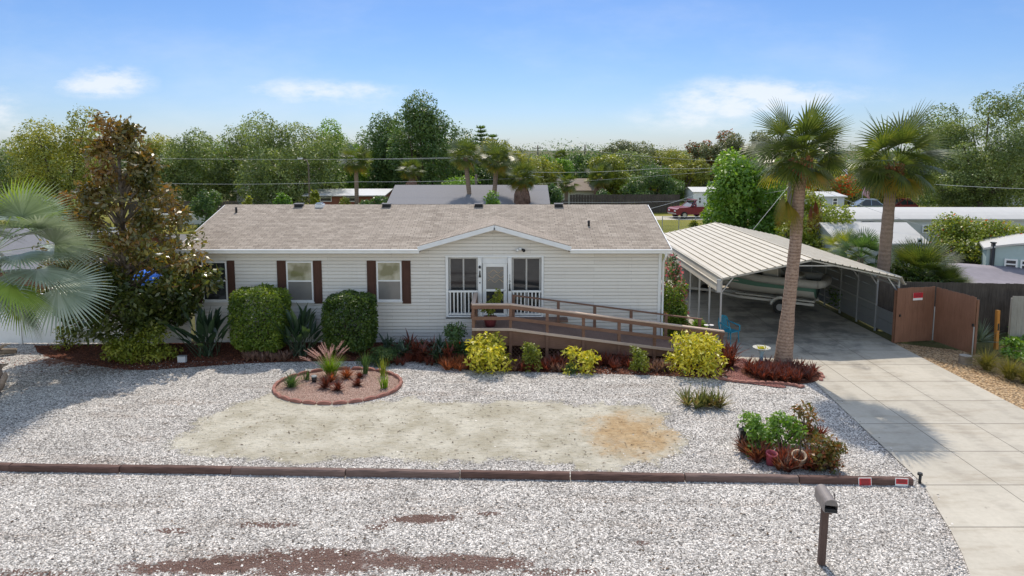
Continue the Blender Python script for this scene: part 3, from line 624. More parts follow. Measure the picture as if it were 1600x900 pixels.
# ------------------------------------------------------------------ the setting
GX = lambda *p: [G(*q) for q in p]
tag(sheet('ground', [(-900, -300), (900, -300), (900, 1500), (-900, 1500)], -.02, 'weeds'), kind='structure')
sheet('street', [(-120, -8), (120, -8), (120, 4), (-120, 4)], -.012, 'asphalt')
DRV = [(7.2, 36), (7.2, 22.3), (8.0, 21.0), (9.25, 20.3), (9.17, 19.9), (8.70, 13.72)] + GX((1464, 795), (1486, 832), (1504, 868), (1516, 900)) + [(7.0, 9.6), (6.3, 8), (4.6, 4.0), (16, 4.0), (14.4, 8), (13.9, 12), (13.88, 36)]
sheet('driveway', DRV, .020, 'concrete')
sheet('shell_yard', [(-60, 4.0), (6.5, 4.0), (9.3, 13), (10.2, 21.5), (7.5, 24.3), (-60, 24.3)], .0, 'shell')
MBP = smooth_poly(GX((60, 556), (150, 572), (210, 580), (300, 574), (420, 566), (560, 564), (640, 566), (668, 562), (700, 575), (740, 579), (860, 582), (1000, 586), (1090, 590), (1135, 592)) + [(7.2, 21.6), (7.0, 24.33), (-17.5, 24.33)], 1); sheet('mulch_bed', MBP, .006, 'mulch')
sheet('lawn', [(-200, 56), (200, 56), (200, 90), (-200, 90)], -.006, 'lawn')
sheet('back_road', [(-200, 50.0), (200, 50.0), (200, 55.6), (-200, 55.6)], -.004, 'asphalt')
sheet('truck_drive', [(10, 66.8), (30, 66.8), (30, 70.5), (10, 70.5)], .0, 'concrete')
sheet('pebble_strip', [(13.92, 24.3), (16.0, 23.2), (16.2, 21.6), (15.8, 19.2), (15.4, 17), (15.6, 13), (15.6, 4), (13.92, 4)], .004, 'tanstone')
# sand patch with a worn, irregular edge
SP = smooth_poly(GX((262, 702), (300, 672), (345, 640), (395, 620), (440, 615), (520, 634), (600, 626), (680, 628), (760, 629), (830, 628), (900, 632), (960, 632), (1022, 638), (1036, 660), (1062, 680), (1082, 700), (1040, 722), (960, 730), (900, 732), (840, 720), (740, 718), (640, 719), (540, 717), (430, 720), (340, 716)), 2)
PG = np.array([(x + .16 * math.sin(x * 2.3 + y * 5) + .07 * math.sin(x * 7.1), y + .13 * math.sin(x * 1.9 + 1) + .09 * math.sin(x * 4.7 + 2) + .05 * math.sin(x * 11)) for x, y in SP]); nx_, ny_ = 190, 46
gx_ = np.linspace(PG[:, 0].min() - .5, PG[:, 0].max() + .5, nx_); gy_ = np.linspace(PG[:, 1].min() - .5, PG[:, 1].max() + .5, ny_)
QX, QY = np.meshgrid(gx_, gy_, indexing='ij'); Q = np.stack([QX.ravel(), QY.ravel()], 1)
A_, B_ = PG, np.roll(PG, -1, 0); dst = np.full(len(Q), 1e9); ins = np.zeros(len(Q), bool)
for a_, b_ in zip(A_, B_):
    ab = b_ - a_; tt = np.clip(((Q - a_) @ ab) / (ab @ ab + 1e-12), 0, 1); dst = np.minimum(dst, np.linalg.norm(Q - a_ - tt[:, None] * ab, axis=1))
    cr = ((a_[1] > Q[:, 1]) != (b_[1] > Q[:, 1])) & (Q[:, 0] < (b_[0] - a_[0]) * (Q[:, 1] - a_[1]) / (b_[1] - a_[1] + 1e-12) + a_[0]); ins ^= cr
sd = np.where(ins, dst, -dst); ed = np.clip(.50 + sd * 1.25, 0, 1)
ix = np.arange(nx_ * ny_).reshape(nx_, ny_); F4 = np.stack([ix[:-1, :-1], ix[1:, :-1], ix[1:, 1:], ix[:-1, 1:]], -1).reshape(-1, 4); F4 = F4[(sd[F4] > -.36).all(1)]
use = np.unique(F4); rm = np.full(nx_ * ny_, -1); rm[use] = np.arange(len(use))
me = bpy.data.meshes.new('sand_patch'); me.from_pydata([(x, y, .004) for x, y in Q[use]], [], rm[F4].tolist()); at = me.attributes.new('edge', 'FLOAT', 'POINT'); at.data.foreach_set('value', ed[use].astype(np.float32))
me.materials.append(MT['sand']); o = bpy.data.objects.new('sand_patch', me); C.objects.link(o); tag(o, kind='structure')
if me.polygons[0].normal.z < 0: me.flip_normals()

# loose shell chips lying on the yard: real pieces too many to count
def inpoly(P, poly):
    poly = np.asarray(poly); r = np.zeros(len(P), bool)
    for a_, b_ in zip(poly, np.roll(poly, -1, 0)): r ^= ((a_[1] > P[:, 1]) != (b_[1] > P[:, 1])) & (P[:, 0] < (b_[0] - a_[0]) * (P[:, 1] - a_[1]) / (b_[1] - a_[1] + 1e-12) + a_[0])
    return r
rg = np.random.default_rng(12); NCH = 230000
yy = 10.2 + 14 * rg.random(NCH) ** 1.35; P = np.stack([(rg.random(NCH) * 2 - 1) * (yy * .80 + 1.0), yy], 1)
keepm = inpoly(P, [(-60, 4.0), (6.2, 4.0), (7.0, 10.3), (7.65, 11.4), (8.2, 12.6), (8.5, 13.5), (9.05, 19.9), (9.1, 21), (7.5, 21.6), (6.9, 21.55), (5.2, 21.7), (-2, 21.9), (-11, 22.2), (-17, 22.6), (-60, 22.6)])
spill = inpoly(P - np.array([.32, 0]), [(-60, 4.0), (6.2, 4.0), (7.0, 10.3), (7.65, 11.4), (8.2, 12.6), (8.5, 13.5), (9.05, 19.5), (-60, 19.5)]) & ~keepm & (rg.random(NCH) < .10); keepm |= spill
ds = inpoly(P, PG * .97 + PG.mean(0) * .03); keepm &= ~ds | (rg.random(NCH) < .03)
keepm &= ((P[:, 0] + 5.20) / 1.95) ** 2 + ((P[:, 1] - 19.78) / 1.6) ** 2 > 1
clump = np.sin(P[:, 0] * 1.7 + 2 * np.sin(P[:, 1] * 1.1)) * np.sin(P[:, 1] * 2.3 + P[:, 0] * .6); keepm &= rg.random(NCH) < .66 + .34 * clump
for ex, ey, ea, eb_ in ((-3.6, 11.0, 2.6, .5), (-5.6, 10.9, 1.4, .35), (-1.0, 11.0, 1.9, .36), (-14.6, 22.3, 2.0, 1.0), (-1.8, 12.4, .8, .18)): keepm &= (((P[:, 0] - ex) / ea) ** 2 + ((P[:, 1] - ey) / eb_) ** 2 > .6 + .5 * np.sin(P[:, 0] * 9) * np.sin(P[:, 1] * 17 + P[:, 0] * 3)) | (rg.random(NCH) < .07)
zl = np.where(spill, .0205, .001)[keepm]; P = P[keepm]; n = len(P); sz = .011 + .016 * rg.random(n) ** 2; an = rg.random(n) * 6.283; asp = .45 + .5 * rg.random(n); hz = sz * (.35 + .5 * rg.random(n))
ca, sa = np.cos(an), np.sin(an); loc = []
for ux, uy in ((-1, -.8), (.9, -1), (1, .7), (-.8, 1)): 
    x = ux * sz; y = uy * sz * asp; loc.append(np.stack([P[:, 0] + x * ca - y * sa, P[:, 1] + x * sa + y * ca, zl], 1))
tx_ = (rg.random(n) - .5) * sz; ty_ = (rg.random(n) - .5) * sz * asp; loc.append(np.stack([P[:, 0] + tx_ * ca - ty_ * sa, P[:, 1] + tx_ * sa + ty_ * ca, hz + zl], 1))
V = np.stack(loc, 1).reshape(-1, 3); b5 = np.arange(n)[:, None, None] * 5; F = (np.array([[0, 1, 4], [1, 2, 4], [2, 3, 4], [3, 0, 4]])[None] + b5).reshape(-1, 3)
NL = 1500; yl = np.where(rg.random(NL) < .5, 10.4 + 2.8 * rg.random(NL), 14.6 + 8 * rg.random(NL)); PL = np.stack([(rg.random(NL) * 2 - 1) * (yl * .78), yl], 1)
kl = (PL[:, 0] < np.where(yl < 13.7, 6.3, 8.6)) & (((PL[:, 0] + 5.20) / 1.95) ** 2 + ((yl - 19.78) / 1.6) ** 2 > 1)
kl &= (yl < 13.2) | inpoly(PL, PG) | (PL[:, 0] < -9) | (rg.random(NL) < .3); PL = PL[kl]; nl_ = len(PL)
aa = rg.random(nl_) * 6.283; V2, F2 = leaf_quads(np.concatenate([PL, np.full((nl_, 1), .018)], 1), np.stack([np.cos(aa), np.sin(aa) * .5, rg.normal(size=nl_) * .12], 1), np.stack([rg.normal(size=nl_) * .25, rg.normal(size=nl_) * .25, np.ones(nl_)], 1), .03 + .07 * rg.random(nl_) ** 2, .02 + .022 * rg.random(nl_)); V2[:, 2] = np.maximum(V2[:, 2], .008)
tag(npmesh('leaf_litter', V2, F2, 'litter'), 'dry brown leaves and twigs scattered over shell and sand', 'leaf litter', kind='stuff')
NB = 16000; PB = np.stack([-17.5 + 24.7 * rg.random(NB), 20.8 + 3.5 * rg.random(NB)], 1); dl = np.exp(-((PB[:, 0] + 14.6) / 2.0) ** 2 - ((PB[:, 1] - 22.1) / .9) ** 2); PB = PB[inpoly(PB, MBP) | (rg.random(NB) < .55 * dl)]; nb_ = len(PB)
aa = rg.random(nb_) * 6.283; V3, F3 = leaf_quads(np.concatenate([PB, np.full((nb_, 1), .02)], 1), np.stack([np.cos(aa), np.sin(aa), rg.normal(size=nb_) * .25], 1), np.stack([rg.normal(size=nb_) * .5, rg.normal(size=nb_) * .5, np.ones(nb_)], 1), .05 + .06 * rg.random(nb_), .025 + .02 * rg.random(nb_)); V3[:, 2] = np.maximum(V3[:, 2], .009)
tag(npmesh('bark_chips', V3, F3, 'bark_chip'), 'reddish bark chips mulching the bed along the house', 'mulch', kind='stuff')
PS = np.stack([PG[:, 0].min() + np.ptp(PG[:, 0]) * rg.random(2600), PG[:, 1].min() + np.ptp(PG[:, 1]) * rg.random(2600)], 1); PS = PS[inpoly(PS, PG) & (rg.random(2600) < .35 + .3 * np.sin(PS[:, 0] * 1.3) * np.sin(PS[:, 1] * 2.1 + PS[:, 0]))]; ns_ = len(PS)
aa = rg.normal(size=ns_) * .5; V4, F4b = leaf_quads(np.concatenate([PS, np.full((ns_, 1), .014)], 1), np.stack([np.cos(aa), np.sin(aa), rg.normal(size=ns_) * .06], 1), np.stack([rg.normal(size=ns_) * .3, rg.normal(size=ns_) * .3, np.ones(ns_)], 1), .025 + .10 * rg.random(ns_) ** 3, .012 + .014 * rg.random(ns_)); V4[:, 2] = np.maximum(V4[:, 2], .008)
tag(npmesh('sand_debris', V4, F4b, 'litter'), 'small twigs and dead grass bits lying on the sand', 'debris', kind='stuff')
tag(npmesh('shell_chips', V, F, 'chips'), 'loose white and grey crushed shell strewn over the yard', 'shell', kind='stuff')

# ------------------------------------------------------------------ the house
YW = G(700, 535)[1]
def X(px, py=440, Y=None): return D(px, py, Y or YW)[0]
def Z(py, Y=None): return D(800, py, Y or YW)[2]
house = thing('manufactured_home', 'long cream manufactured home with brown shingle roof, brown shutters and small entry gable', 'house', (-3.0, YW, 0))
HO = Vector((-3.0, YW, 0))
class HB(MB):                       # built in world coordinates, stored relative to the house
    def build(s, name, mat=None, parent=None, smooth=False, bevel=0.0, off=HO):
        s.v = [tuple(Vector(v) - off) for v in s.v]
        return MB.build(s, name, mat, parent, smooth, bevel)
XL, XR = -11.53, 5.38
EO = (X(697), X(849), Z(493), Z(402))       # entry opening
ZE = 3.50; RS = (4.73 - ZE) / 4.4; ZR = 4.73
mb = HB(); z = .12; gx = -.62; gz = 4.34; gs = .28
while z < 4.3:
    z1 = z + .127; spans = [(XL, XR)]
    if z >= 3.40:
        hw = (gz - z - .06) / gs
        if hw <= .1: break
        spans = [(gx - hw, gx + hw)]
    out = []
    for a, b in spans:
        if z1 > EO[2] and z < EO[3]: out += [(a, EO[0] - .02), (EO[1] + .02, b)]
        else: out.append((a, b))
    for a, b in out:
        if b - a < .05: continue
        zs = z1 - .026
        mb.quad((a, YW - .020, z), (b, YW - .020, z), (b, YW - .012, zs), (a, YW - .012, zs))       # lap face
        mb.quad((a, YW - .012, zs), (b, YW - .012, zs), (b, YW + .018, zs + .003), (a, YW + .018, zs + .003))
        mb.quad((a, YW + .018, zs + .003), (b, YW + .018, zs + .003), (b, YW + .018, z1), (a, YW + .018, z1))   # shadow slot under the next lap
        mb.quad((a, YW + .018, z), (b, YW + .018, z), (b, YW - .020, z), (a, YW - .020, z))
    z = z1
mb.build('siding', 'siding', house)
mb = HB(); YB = YW + 8.0; YR = YW + 4.0
mb.prism([(YW + .42, .12), (YB, .12), (YB, 3.4), (YR, 4.5), (YW + .42, 3.5)], XL + .02, XR - .02, 'YZ'); mb.prism([(gx - 2.2, 3.4), (gx + 2.2, 3.4), (gx, gz - .1)], YW + .025, YW + .045, 'XZ')
for a, b in ((XL, XL + .02), (XR - .02, XR)): mb.bb(a, b, YW, YW + .42, .12, 3.42)
mb.build('wall', 'siding', house)
mb = HB(); mb.bb(XL + .03, XR - .03, YW + .02, YB - .05, 0, .118); mb.build('skirting', 'trim', house)
# roof
mb = HB(); t = .09
for xa_, xb_, ya_ in ((-11.92, gx - 2.62, YW - .42), (gx - 2.62, gx + 2.62, YW + .05), (gx + 2.62, 5.62, YW - .42)):
    za_ = ZE + .03 + (ya_ - YW + .42) * (ZR - ZE - .03) / 4.42
    mb.prism([(ya_, za_), (YR, ZR), (YB + .42, ZE + .03), (YB + .42, ZE - t), (YR, ZR - t - .02), (ya_, za_ - t - .03)], xa_, xb_, 'YZ')
roof = mb.build('roof', 'shingle', house)
mb = HB(); A = (gx, YW - .50, gz + .06); 
for s in (-1, 1):
    Lo = (gx + s * 2.66, YW - .50, gz + .06 - 2.66 * gs); zt = Lo[2] + .01
    L2 = (Lo[0], YW - .42 + (zt - ZE) / RS + .1, zt); Bk = (gx, YW - .42 + (gz + .07 - ZE) / RS + .05, gz + .06)
    top = [Vector(A), Vector(Lo), Vector(L2), Vector(Bk)]
    mb.add(top + [p - Vector((0, 0, .06)) for p in top], [(0, 1, 2, 3), (7, 6, 5, 4), (0, 4, 5, 1), (1, 5, 6, 2)])
mb.build('entry_gable_roof', 'shingle', house)
mb = HB()
for s in (-1, 1): mb.beam((gx - s * .01, YW - .53, gz - .045), (gx + s * 2.70, YW - .53, gz - .045 - 2.70 * gs), .05, .15)
for s in (-1, 1): mb.beam((gx, YW - .27, gz - .07), (gx + s * 2.68, YW - .27, gz - .07 - 2.68 * gs), .44, .02)
mb.build('rake_board', 'trim', house)
for a, b in ((-11.95, gx - 2.66), (gx + 2.68, 5.65)):
    mb = HB(); mb.bb(a, b, YW - .52, YW - .425, ZE - .13, ZE + .01); mb.bb(a, b, YW - .56, YW - .52, ZE - .03, ZE + .015); mb.bb(a, b, YW - .415, YW - .022, ZE - .125, ZE - .105); mb.build('gutter', 'white', house, bevel=.008)

mb = HB(); mb.bb(5.60, 5.64, YW - .4, YB, ZE - .1, ZE - .0); 
mb.build('eave_trim', 'trim', house)
for xx in (-11.94, 5.66):
    mb = HB(); [mb.beam((xx, YR, ZR - .09), (xx, YR + s * 4.42, ZE - .07), .03, .16) for s in (-1, 1)]; mb.build('gable_fascia', 'trim', house)
mb = HB(); mb.bb(XR - .09, XR + .012, YW - .045, YW - .021, .1, 3.38); mb.bb(XR + .002, XR + .022, YW - .045, YW + .1, .1, 3.38); mb.build('corner_trim', 'white', house); mb = HB(); mb.bb(XL - .012, XL + .09, YW - .045, YW - .021, .1, 3.38); mb.build('corner_trim', 'white', house)
mb = HB(); xd = XR + .07; mb.tube([(xd, YW - .47, ZE - .12), (xd, YW - .45, ZE - .25), (xd, YW - .09, ZE - .5), (xd, YW - .09, .2), (xd, YW - .25, .1)], .04, 8); mb.build('downspout', 'white', house, True)
# ridge vents and pipes
for i, px in enumerate((467, 500, 604, 748, 873)):
    yv = YR - .22; x, _, _ = D(px, 322, yv); zz = ZR - .22 * RS
    mb = HB()
    if i == 1: mb.mat('trim').bb(x - .17, x + .17, yv - .16, yv + .16, zz - .04, zz + .10).mat('carsilver').bb(x - .13, x + .13, yv - .17, yv + .1, zz + .103, zz + .15)
    else: mb.mat('dark').bb(x - .16, x + .16, yv - .12, yv + .14, zz - .04, zz + .09).mat('greyroof').bb(x - .19, x + .19, yv - .15, yv + .17, zz + .093, zz + .13)
    ov = mb.build('skylight_vent' if i == 1 else 'roof_vent', None, roof, bevel=.01, off=HO)
    if i == 1: ov['label'] = 'pale blue capped roof vent'
for px, py, dy in ((369, 327, 3.5), (920, 350, 2.1)):
    yv = YW - .42 + dy; x, _, zz = D(px, py, yv); z0 = ZE + dy * RS
    HB().tube([(x, yv, z0 - .05), (x, yv, z0 + .22)], .045, 8).build('vent_pipe', 'dark', roof, True)
# windows with shutters
for i, (a, b, top, bot, sh) in enumerate(((317, 356, 408, 470, ((303, 316.5), (354.5, 368))), (448.5, 490, 408, 471, ((434, 448), (489, 503.5))), (589, 628, 408, 470, ((574, 588), (628.5, 642))))):
    x0, x1, z1, z0 = X(a), X(b), Z(top), Z(bot); zm = (z0 + z1) / 2 + .02
    wn = thing('window', None, None); wn.parent = house; wn.location = Vector(((x0 + x1) / 2, YW, z0)) - HO; off = HO + wn.location
    m = HB()
    for q in ((x0, x0 + .055, z0, z1), (x1 - .055, x1, z0, z1), (x0 + .055, x1 - .055, z1 - .055, z1), (x0 + .055, x1 - .055, z0, z0 + .06), (x0 + .055, x1 - .055, zm - .025, zm + .025)):
        m.bb(q[0], q[1], YW - .065, YW - .022, q[2], q[3])
    m.build('frame', 'white', wn, bevel=.005, off=off)
    HB().bb(x0 - .03, x1 + .03, YW - .085, YW - .023, z0 - .045, z0 - .002).build('sill', 'white', wn, bevel=.005, off=off)
    HB().bb(x0 + .05, x1 - .05, YW - .04, YW - .03, zm + .02, z1 - .05).build('upper_pane', 'glass' if i == 0 else 'blind_reflect', wn, off=off)
    HB().bb(x0 + .05, x1 - .05, YW - .046, YW - .034, z0 + .05, zm - .02).build('lower_pane', 'glass' if i == 0 else 'screen', wn, off=off)
    for (sa, sb) in sh:
        sx0, sx1 = X(sa) , X(sb); 
        if sb < a + 6: sx1 = min(sx1, x0 - .01)
        else: sx0 = max(sx0, x1 + .01)
        m = HB(); q0, q1 = Z(474), Z(407); qm = (q0 + q1) / 2
        m.bb(sx0, sx1, YW - .05, YW - .022, q0, q1)
        for u0, u1 in ((q0 + .06, qm - .04), (qm + .04, q1 - .06)):
            m.bb(sx0 + .045, sx1 - .045, YW - .062, YW - .052, u0, u1)
            m.bb(sx0 + .07, sx1 - .07, YW - .070, YW - .063, u0 + .03, u1 - .03)
        m.build('shutter', 'shutter', house, bevel=.004)
# entry: columns, storm door, sliding windows, railings
for a, b in ((696.5, 700.5), (846, 849.5)):
    HB().bb(X(a), X(b), YW - .05, YW + .40, EO[2], EO[3]).build('entry_jamb', 'white', house, bevel=.005)
HB().bb(X(696.5), X(849.5), YW - .052, YW + .40, EO[3] + .001, EO[3] + .06).build('entry_header', 'white', house, bevel=.005)
HB().bb(X(696.5), X(849.5), YW - .06, YW + .40, EO[2] - .05, EO[2] - .001).build('entry_sill', 'trim', house, bevel=.005)
cols = []
for a, b in ((747, 753), (793.5, 799.5)):
    m = HB(); m.bb(X(a), X(b), YW - .09, YW + .38, EO[2], EO[3]); m.bb(X(a) - .015, X(b) + .015, YW - .11, YW + .3, EO[2] + .002, EO[2] + .12); cols.append(m.build('column', 'white', house, bevel=.006))
def digits(txt, x, z, h, par, nm):
    cu = bpy.data.curves.new('tmp', 'FONT'); cu.body = txt; cu.size = h; cu.align_x = 'CENTER'; cu.extrude = .006
    tmp = bpy.data.objects.new('tmp', cu); C.objects.link(tmp); bpy.context.view_layer.update()
    me = bpy.data.meshes.new_from_object(tmp.evaluated_get(bpy.context.evaluated_depsgraph_get())); bpy.data.objects.remove(tmp)
    me.transform(Matrix.Translation(Vector((x, YW - .098, z)) - HO) @ Matrix.Rotation(R(90), 4, 'X'))
    me.materials.clear(); me.materials.append(MT['black']); o = bpy.data.objects.new(nm, me); C.objects.link(o); o.parent = par; return o
xc = (X(793.5) + X(799.5)) / 2; xa = (X(747) + X(753)) / 2
for k, ch in enumerate('1104'): digits(ch, xc, Z(431.5 + k * 4.6), .125, cols[1], 'house_number')
def ornament(x, z, par, nm, big=1.0):
    m = HB(); m.prism([(x - .055 * big, z), (x + .055 * big, z), (x + .03 * big, z + .12 * big), (x + .022 * big, z + .22 * big), (x - .022 * big, z + .22 * big), (x - .03 * big, z + .12 * big)], YW - .12, YW - .092, 'XZ')
    m.prism([(x - .03, z + .23 * big), (x + .03, z + .23 * big), (x, z + .30 * big)], YW - .118, YW - .092, 'XZ'); return m.build(nm, 'black', par)
ornament(xc, Z(453.5), cols[1], 'lighthouse_plaque', .8); ornament(xa, Z(432.5), cols[0], 'lighthouse_plaque', .85)
HB().lathe([(0, -.03), (.035, 0), (.045, .04), (.02, .09), (0, .1)], 8, (xa, YW - .13, Z(418))).build('wall_lantern', 'black', cols[0], True)
HB().bb(xa - .02, xa + .02, YW - .105, YW - .092, Z(442), Z(440)).build('doorbell', 'black', cols[0])
door = thing('storm_door', None, None); door.parent = house; DO = Vector((X(773), YW, EO[2])); door.location = DO - HO
x0, x1 = X(754), X(792.5); zt = Z(411.6); z0 = EO[2] + .01; zmid = Z(453.5)
m = HB()
for q in ((x0, x0 + .13, z0, zt), (x1 - .13, x1, z0, zt), (x0 + .13, x1 - .13, zt - .13, zt), (x0 + .13, x1 - .13, z0, z0 + .07), (x0 + .13, x1 - .13, zmid - .05, zmid + .03)): m.bb(q[0], q[1], YW + .02, YW + .075, q[2], q[3])
m.build('frame', 'white', door, bevel=.006, off=DO)
HB().bb(x0 + .12, x1 - .12, YW + .045, YW + .055, zmid + .02, zt - .12).build('upper_pane', 'screen', door, off=DO)
m = HB()
for k in range(3):                                   # etched scroll on the glass
    pts = [(x0 + .2 + .56 * u / 12, YW + .042, zmid + .34 + .17 * k + .06 * math.sin(u * .9 + k * 2)) for u in range(13)]; m.tube(pts, .011, 5)
m.build('scroll_grille', 'tanpot', door, off=DO)
HB().bb(x0 + .12, x1 - .12, YW + .046, YW + .056, z0 + .06, zmid - .04).build('lower_pane', 'glass', door, off=DO)
HB().tube([(x1 - .16, YW + .02, zmid - .02), (x1 - .16, YW - .03, zmid - .02), (x1 - .05, YW - .03, zmid)], .013, 6).build('handle', 'chrome', door, True, off=DO)
HB().bb(X(753.2), X(793.3), YW + .01, YW + .07, zt + .005, EO[3]).build('transom_panel', 'trim', house, bevel=.006)
for (a, b) in ((700.6, 746.8), (799.7, 845.8)):
    x0, x1 = X(a), X(b); z0, z1 = EO[2], EO[3]; wn = thing('sliding_window', None, None); wn.parent = house; WO = Vector(((x0 + x1) / 2, YW + .2, z0)); wn.location = WO - HO
    m = HB(); xm = (x0 + x1) / 2
    for q in ((x0, x0 + .07, z0, z1), (x1 - .07, x1, z0, z1), (xm - .03, xm + .03, z0, z1), (x0 + .07, xm - .03, z1 - .09, z1), (xm + .03, x1 - .07, z1 - .09, z1), (x0 + .07, xm - .03, z0, z0 + .07), (xm + .03, x1 - .07, z0, z0 + .07)): m.bb(q[0], q[1], YW + .20, YW + .26, q[2], q[3])
    m.build('frame', 'steel', wn, bevel=.006, off=WO)
    HB().bb(x0 + .06, xm - .02, YW + .225, YW + .232, z0 + .06, z1 - .08).build('pane', 'glass', wn, off=WO); HB().bb(xm + .02, x1 - .06, YW + .235, YW + .242, z0 + .06, z1 - .08).build('pane', 'glass', wn, off=WO)
    rl = thing('entry_railing', None, None); rl.parent = house; rl.location = WO - HO
    zr = Z(453.5); HB().bb(x0 + .003, x1 - .003, YW - .06, YW - .0, zr - .07, zr).build('rail', 'white', rl, bevel=.006, off=WO); HB().bb(x0 + .003, x1 - .003, YW - .05, YW - .01, z0 + .03, z0 + .09).build('rail', 'white', rl, bevel=.006, off=WO)
    for k in range(8):
        xx = x0 + (x1 - x0) * (k + .5) / 8; HB().bb(xx - .022, xx + .022, YW - .05, YW - .012, z0 + .092, zr - .072).build('baluster', 'white', rl, off=WO)
m = HB(); cx, cz = X(813), Z(389)
m.mat('white').lathe([(0, -.05), (.06, -.05), (.07, .05), (0, .06)], 10, (cx, YW - .08, cz))
for s in (-1, 1): m.mat('dark' if s > 0 else 'white').tube([(cx + s * .06, YW - .1, cz), (cx + s * .13, YW - .22, cz - .03)], [.035, .06], 8)
m.build('floodlight', None, house, True)

# ------------------------------------------------------------------ the ramp
RY0, RY1 = 22.45, 23.85; RX0, RXL, RX1 = -1.30, -.05, 7.05; DZ = .97
ramp = thing('wheelchair_ramp', 'brown stained wooden ramp with landing and rails running from the front door', 'ramp', (2.8, 22.4, 0)); RO = Vector((2.8, 22.4, 0))
dz = lambda x: DZ if x <= RXL else max(.04, DZ - (x - RXL) * (DZ - .05) / (RX1 - RXL))
m = HB(); m.prism([(RX0, DZ - .09), (RX0, DZ), (RXL, DZ), (RX1, .05), (RX1, .02), (RXL, DZ - .09)], RY0 + .02, RY1, 'XZ'); m.bb(RX0, 2.0, RY1 + .002, YW - .06, DZ - .09, DZ - .003); m.build('deck', 'decktop', ramp, off=RO)
def rail_side(y, xs, tops, side):
    out = []
    for x in xs:
        b = max(0, 0) if side < 0 else dz(x); b = 0 if side < 0 else dz(x) - .1
        HB().bb(x - .05, x + .05, y - .05, y + .05, b, dz(x) + .88).build('post', 'deck', ramp, bevel=.006, off=RO)
    pts = [RX0 - .04] + [RXL] + [RX1 + .08] if side < 0 else [RXL + .05, RX1 - .25]
    for a, b in zip(pts[:-1], pts[1:]):
        for nm, dzz, ht, th, mt in (('rail_cap', .905, .045, .15 if side < 0 else .09, 'railcap' if side < 0 else 'deck'), ('rail_board', .82, .115, .04, 'deck'), ('rail_board', .44, .115, .04, 'deck'), ('rail_board', .06, .09, .04, 'railcap')):  # lowest board in the pale cap colour, a sunlit deck edge painted on
            if side > 0 and nm == 'rail_board': continue
            yy = y + side * (.071 if nm == 'rail_board' else 0); 
            HB().beam((a, yy, dz(a) + dzz), (b, yy, dz(b) + dzz), th, ht).build(nm, mt, ramp, bevel=.005, off=RO)
rail_side(RY0 - .03, (RX0, RXL, 1.18, 2.40, 3.60, 4.80, 5.98, RX1), None, -1)
rail_side(RY1 + .0, (RXL + .1, 1.65, 2.95, 4.25, 5.5, RX1 - .35), None, 1)
for y in (RY0 - .03, RY1 - .5, RY1 + .35): HB().bb(RX0 - .05, RX0 + .05, y - .05 + .006, y + .056, 0, DZ + .88).build('post', 'deck', ramp, bevel=.006, off=RO)
HB().beam((RX0, RY0 + .05, DZ + .905), (RX0, RY1 + .35, DZ + .905), .14, .043).build('rail_cap', 'railcap', ramp, bevel=.005, off=RO)
for dzz in (.46, .8): HB().beam((RX0 - .07, RY0 + .05, DZ + dzz), (RX0 - .07, RY1 + .35, DZ + dzz), .04, .14).build('rail_board', 'deck', ramp, bevel=.005, off=RO)
m = HB(); m.prism([(RX0, .45), (RX0, DZ - .005), (RXL, DZ - .005), (RX1 - .3, .075), (RX1 - .3, .03), (4.2, .1), (RXL + .2, .45)], RY0 - .028, RY0 + .0, 'XZ')
m.bb(RX0 - .03, RX0 - .002, RY0, YW - .1, .3, DZ); m.build('skirt', 'deck', ramp, bevel=.004, off=RO)
m = HB()
for k in range(26):
    x = RX0 + .05 + k * .13
    for s in (-1, 1): m.beam((x, RY0 + .03 + .006 * s, .02), (x + s * .42, RY0 + .03 + .006 * s, .47 - .03 * max(0, x)), .008, .03, (0, 1, 0))
m.build('lattice', 'deck', ramp, off=RO)

# ------------------------------------------------------------------ carport
CX0, CX1, CXP = 7.62, 14.08, 10.85; CY0, CY1 = 24.45, 36.2; CZE, CZP = 2.42, 3.12
cp = thing('carport', 'open metal carport with off-white ribbed roof and grey panelled right side', 'carport', (10.8, 30, 0)); CO = Vector((10.8, 30, 0))
def ribbed(p0, p1, y0, y1, n, dirt=True):
    m = HB(); p0 = Vector((p0[0], 0, p0[1])); p1 = Vector((p1[0], 0, p1[1])); d = p1 - p0; nr = Vector((-d.z, 0, d.x)).normalized()
    if nr.z < 0: nr = -nr
    prof = []
    for i in range(n):
        for u, h in ((0, 0), (.80, 0), (.84, .035), (.93, .035)): prof.append(p0 + d * ((i + u) / n) + nr * h)
    prof.append(p1)
    vs = []
    for y in (y0, y1): vs += [p + Vector((0, y, 0)) for p in prof]
    vs += [v - nr * .02 for v in vs]
    k = len(prof)
    fs = [(i, i + 1, k + i + 1, k + i) for i in range(k - 1)] + [(2 * k + i + 1, 2 * k + i, 3 * k + i, 3 * k + i + 1) for i in range(k - 1)] + [(i, 2 * k + i, 2 * k + i + 1, i + 1) for i in range(k - 1)] + [(k + i, k + i + 1, 3 * k + i + 1, 3 * k + i) for i in range(k - 1)]
    m.mats = ['metal_roof', 'rib_dirt']; m.add(vs, fs)
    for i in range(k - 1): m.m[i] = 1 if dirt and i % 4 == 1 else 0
    return m
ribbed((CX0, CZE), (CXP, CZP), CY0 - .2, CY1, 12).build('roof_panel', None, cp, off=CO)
ribbed((CXP + .004, CZP), (CX1, CZE), CY0 - .2, CY1, 12, False).build('roof_panel', None, cp, off=CO)
m = ribbed((CX0 - .19, CZE - .50), (CX0 - .015, CZE - .012), CY0 - .2, CY1, 2); m.build('eave_panel', None, cp, off=CO)
m = ribbed((CX1 + .015, CZE - .012), (CX1 + .14, CZE - .26), CY0 - .2, CY1, 1); m.build('eave_panel', None, cp, off=CO)
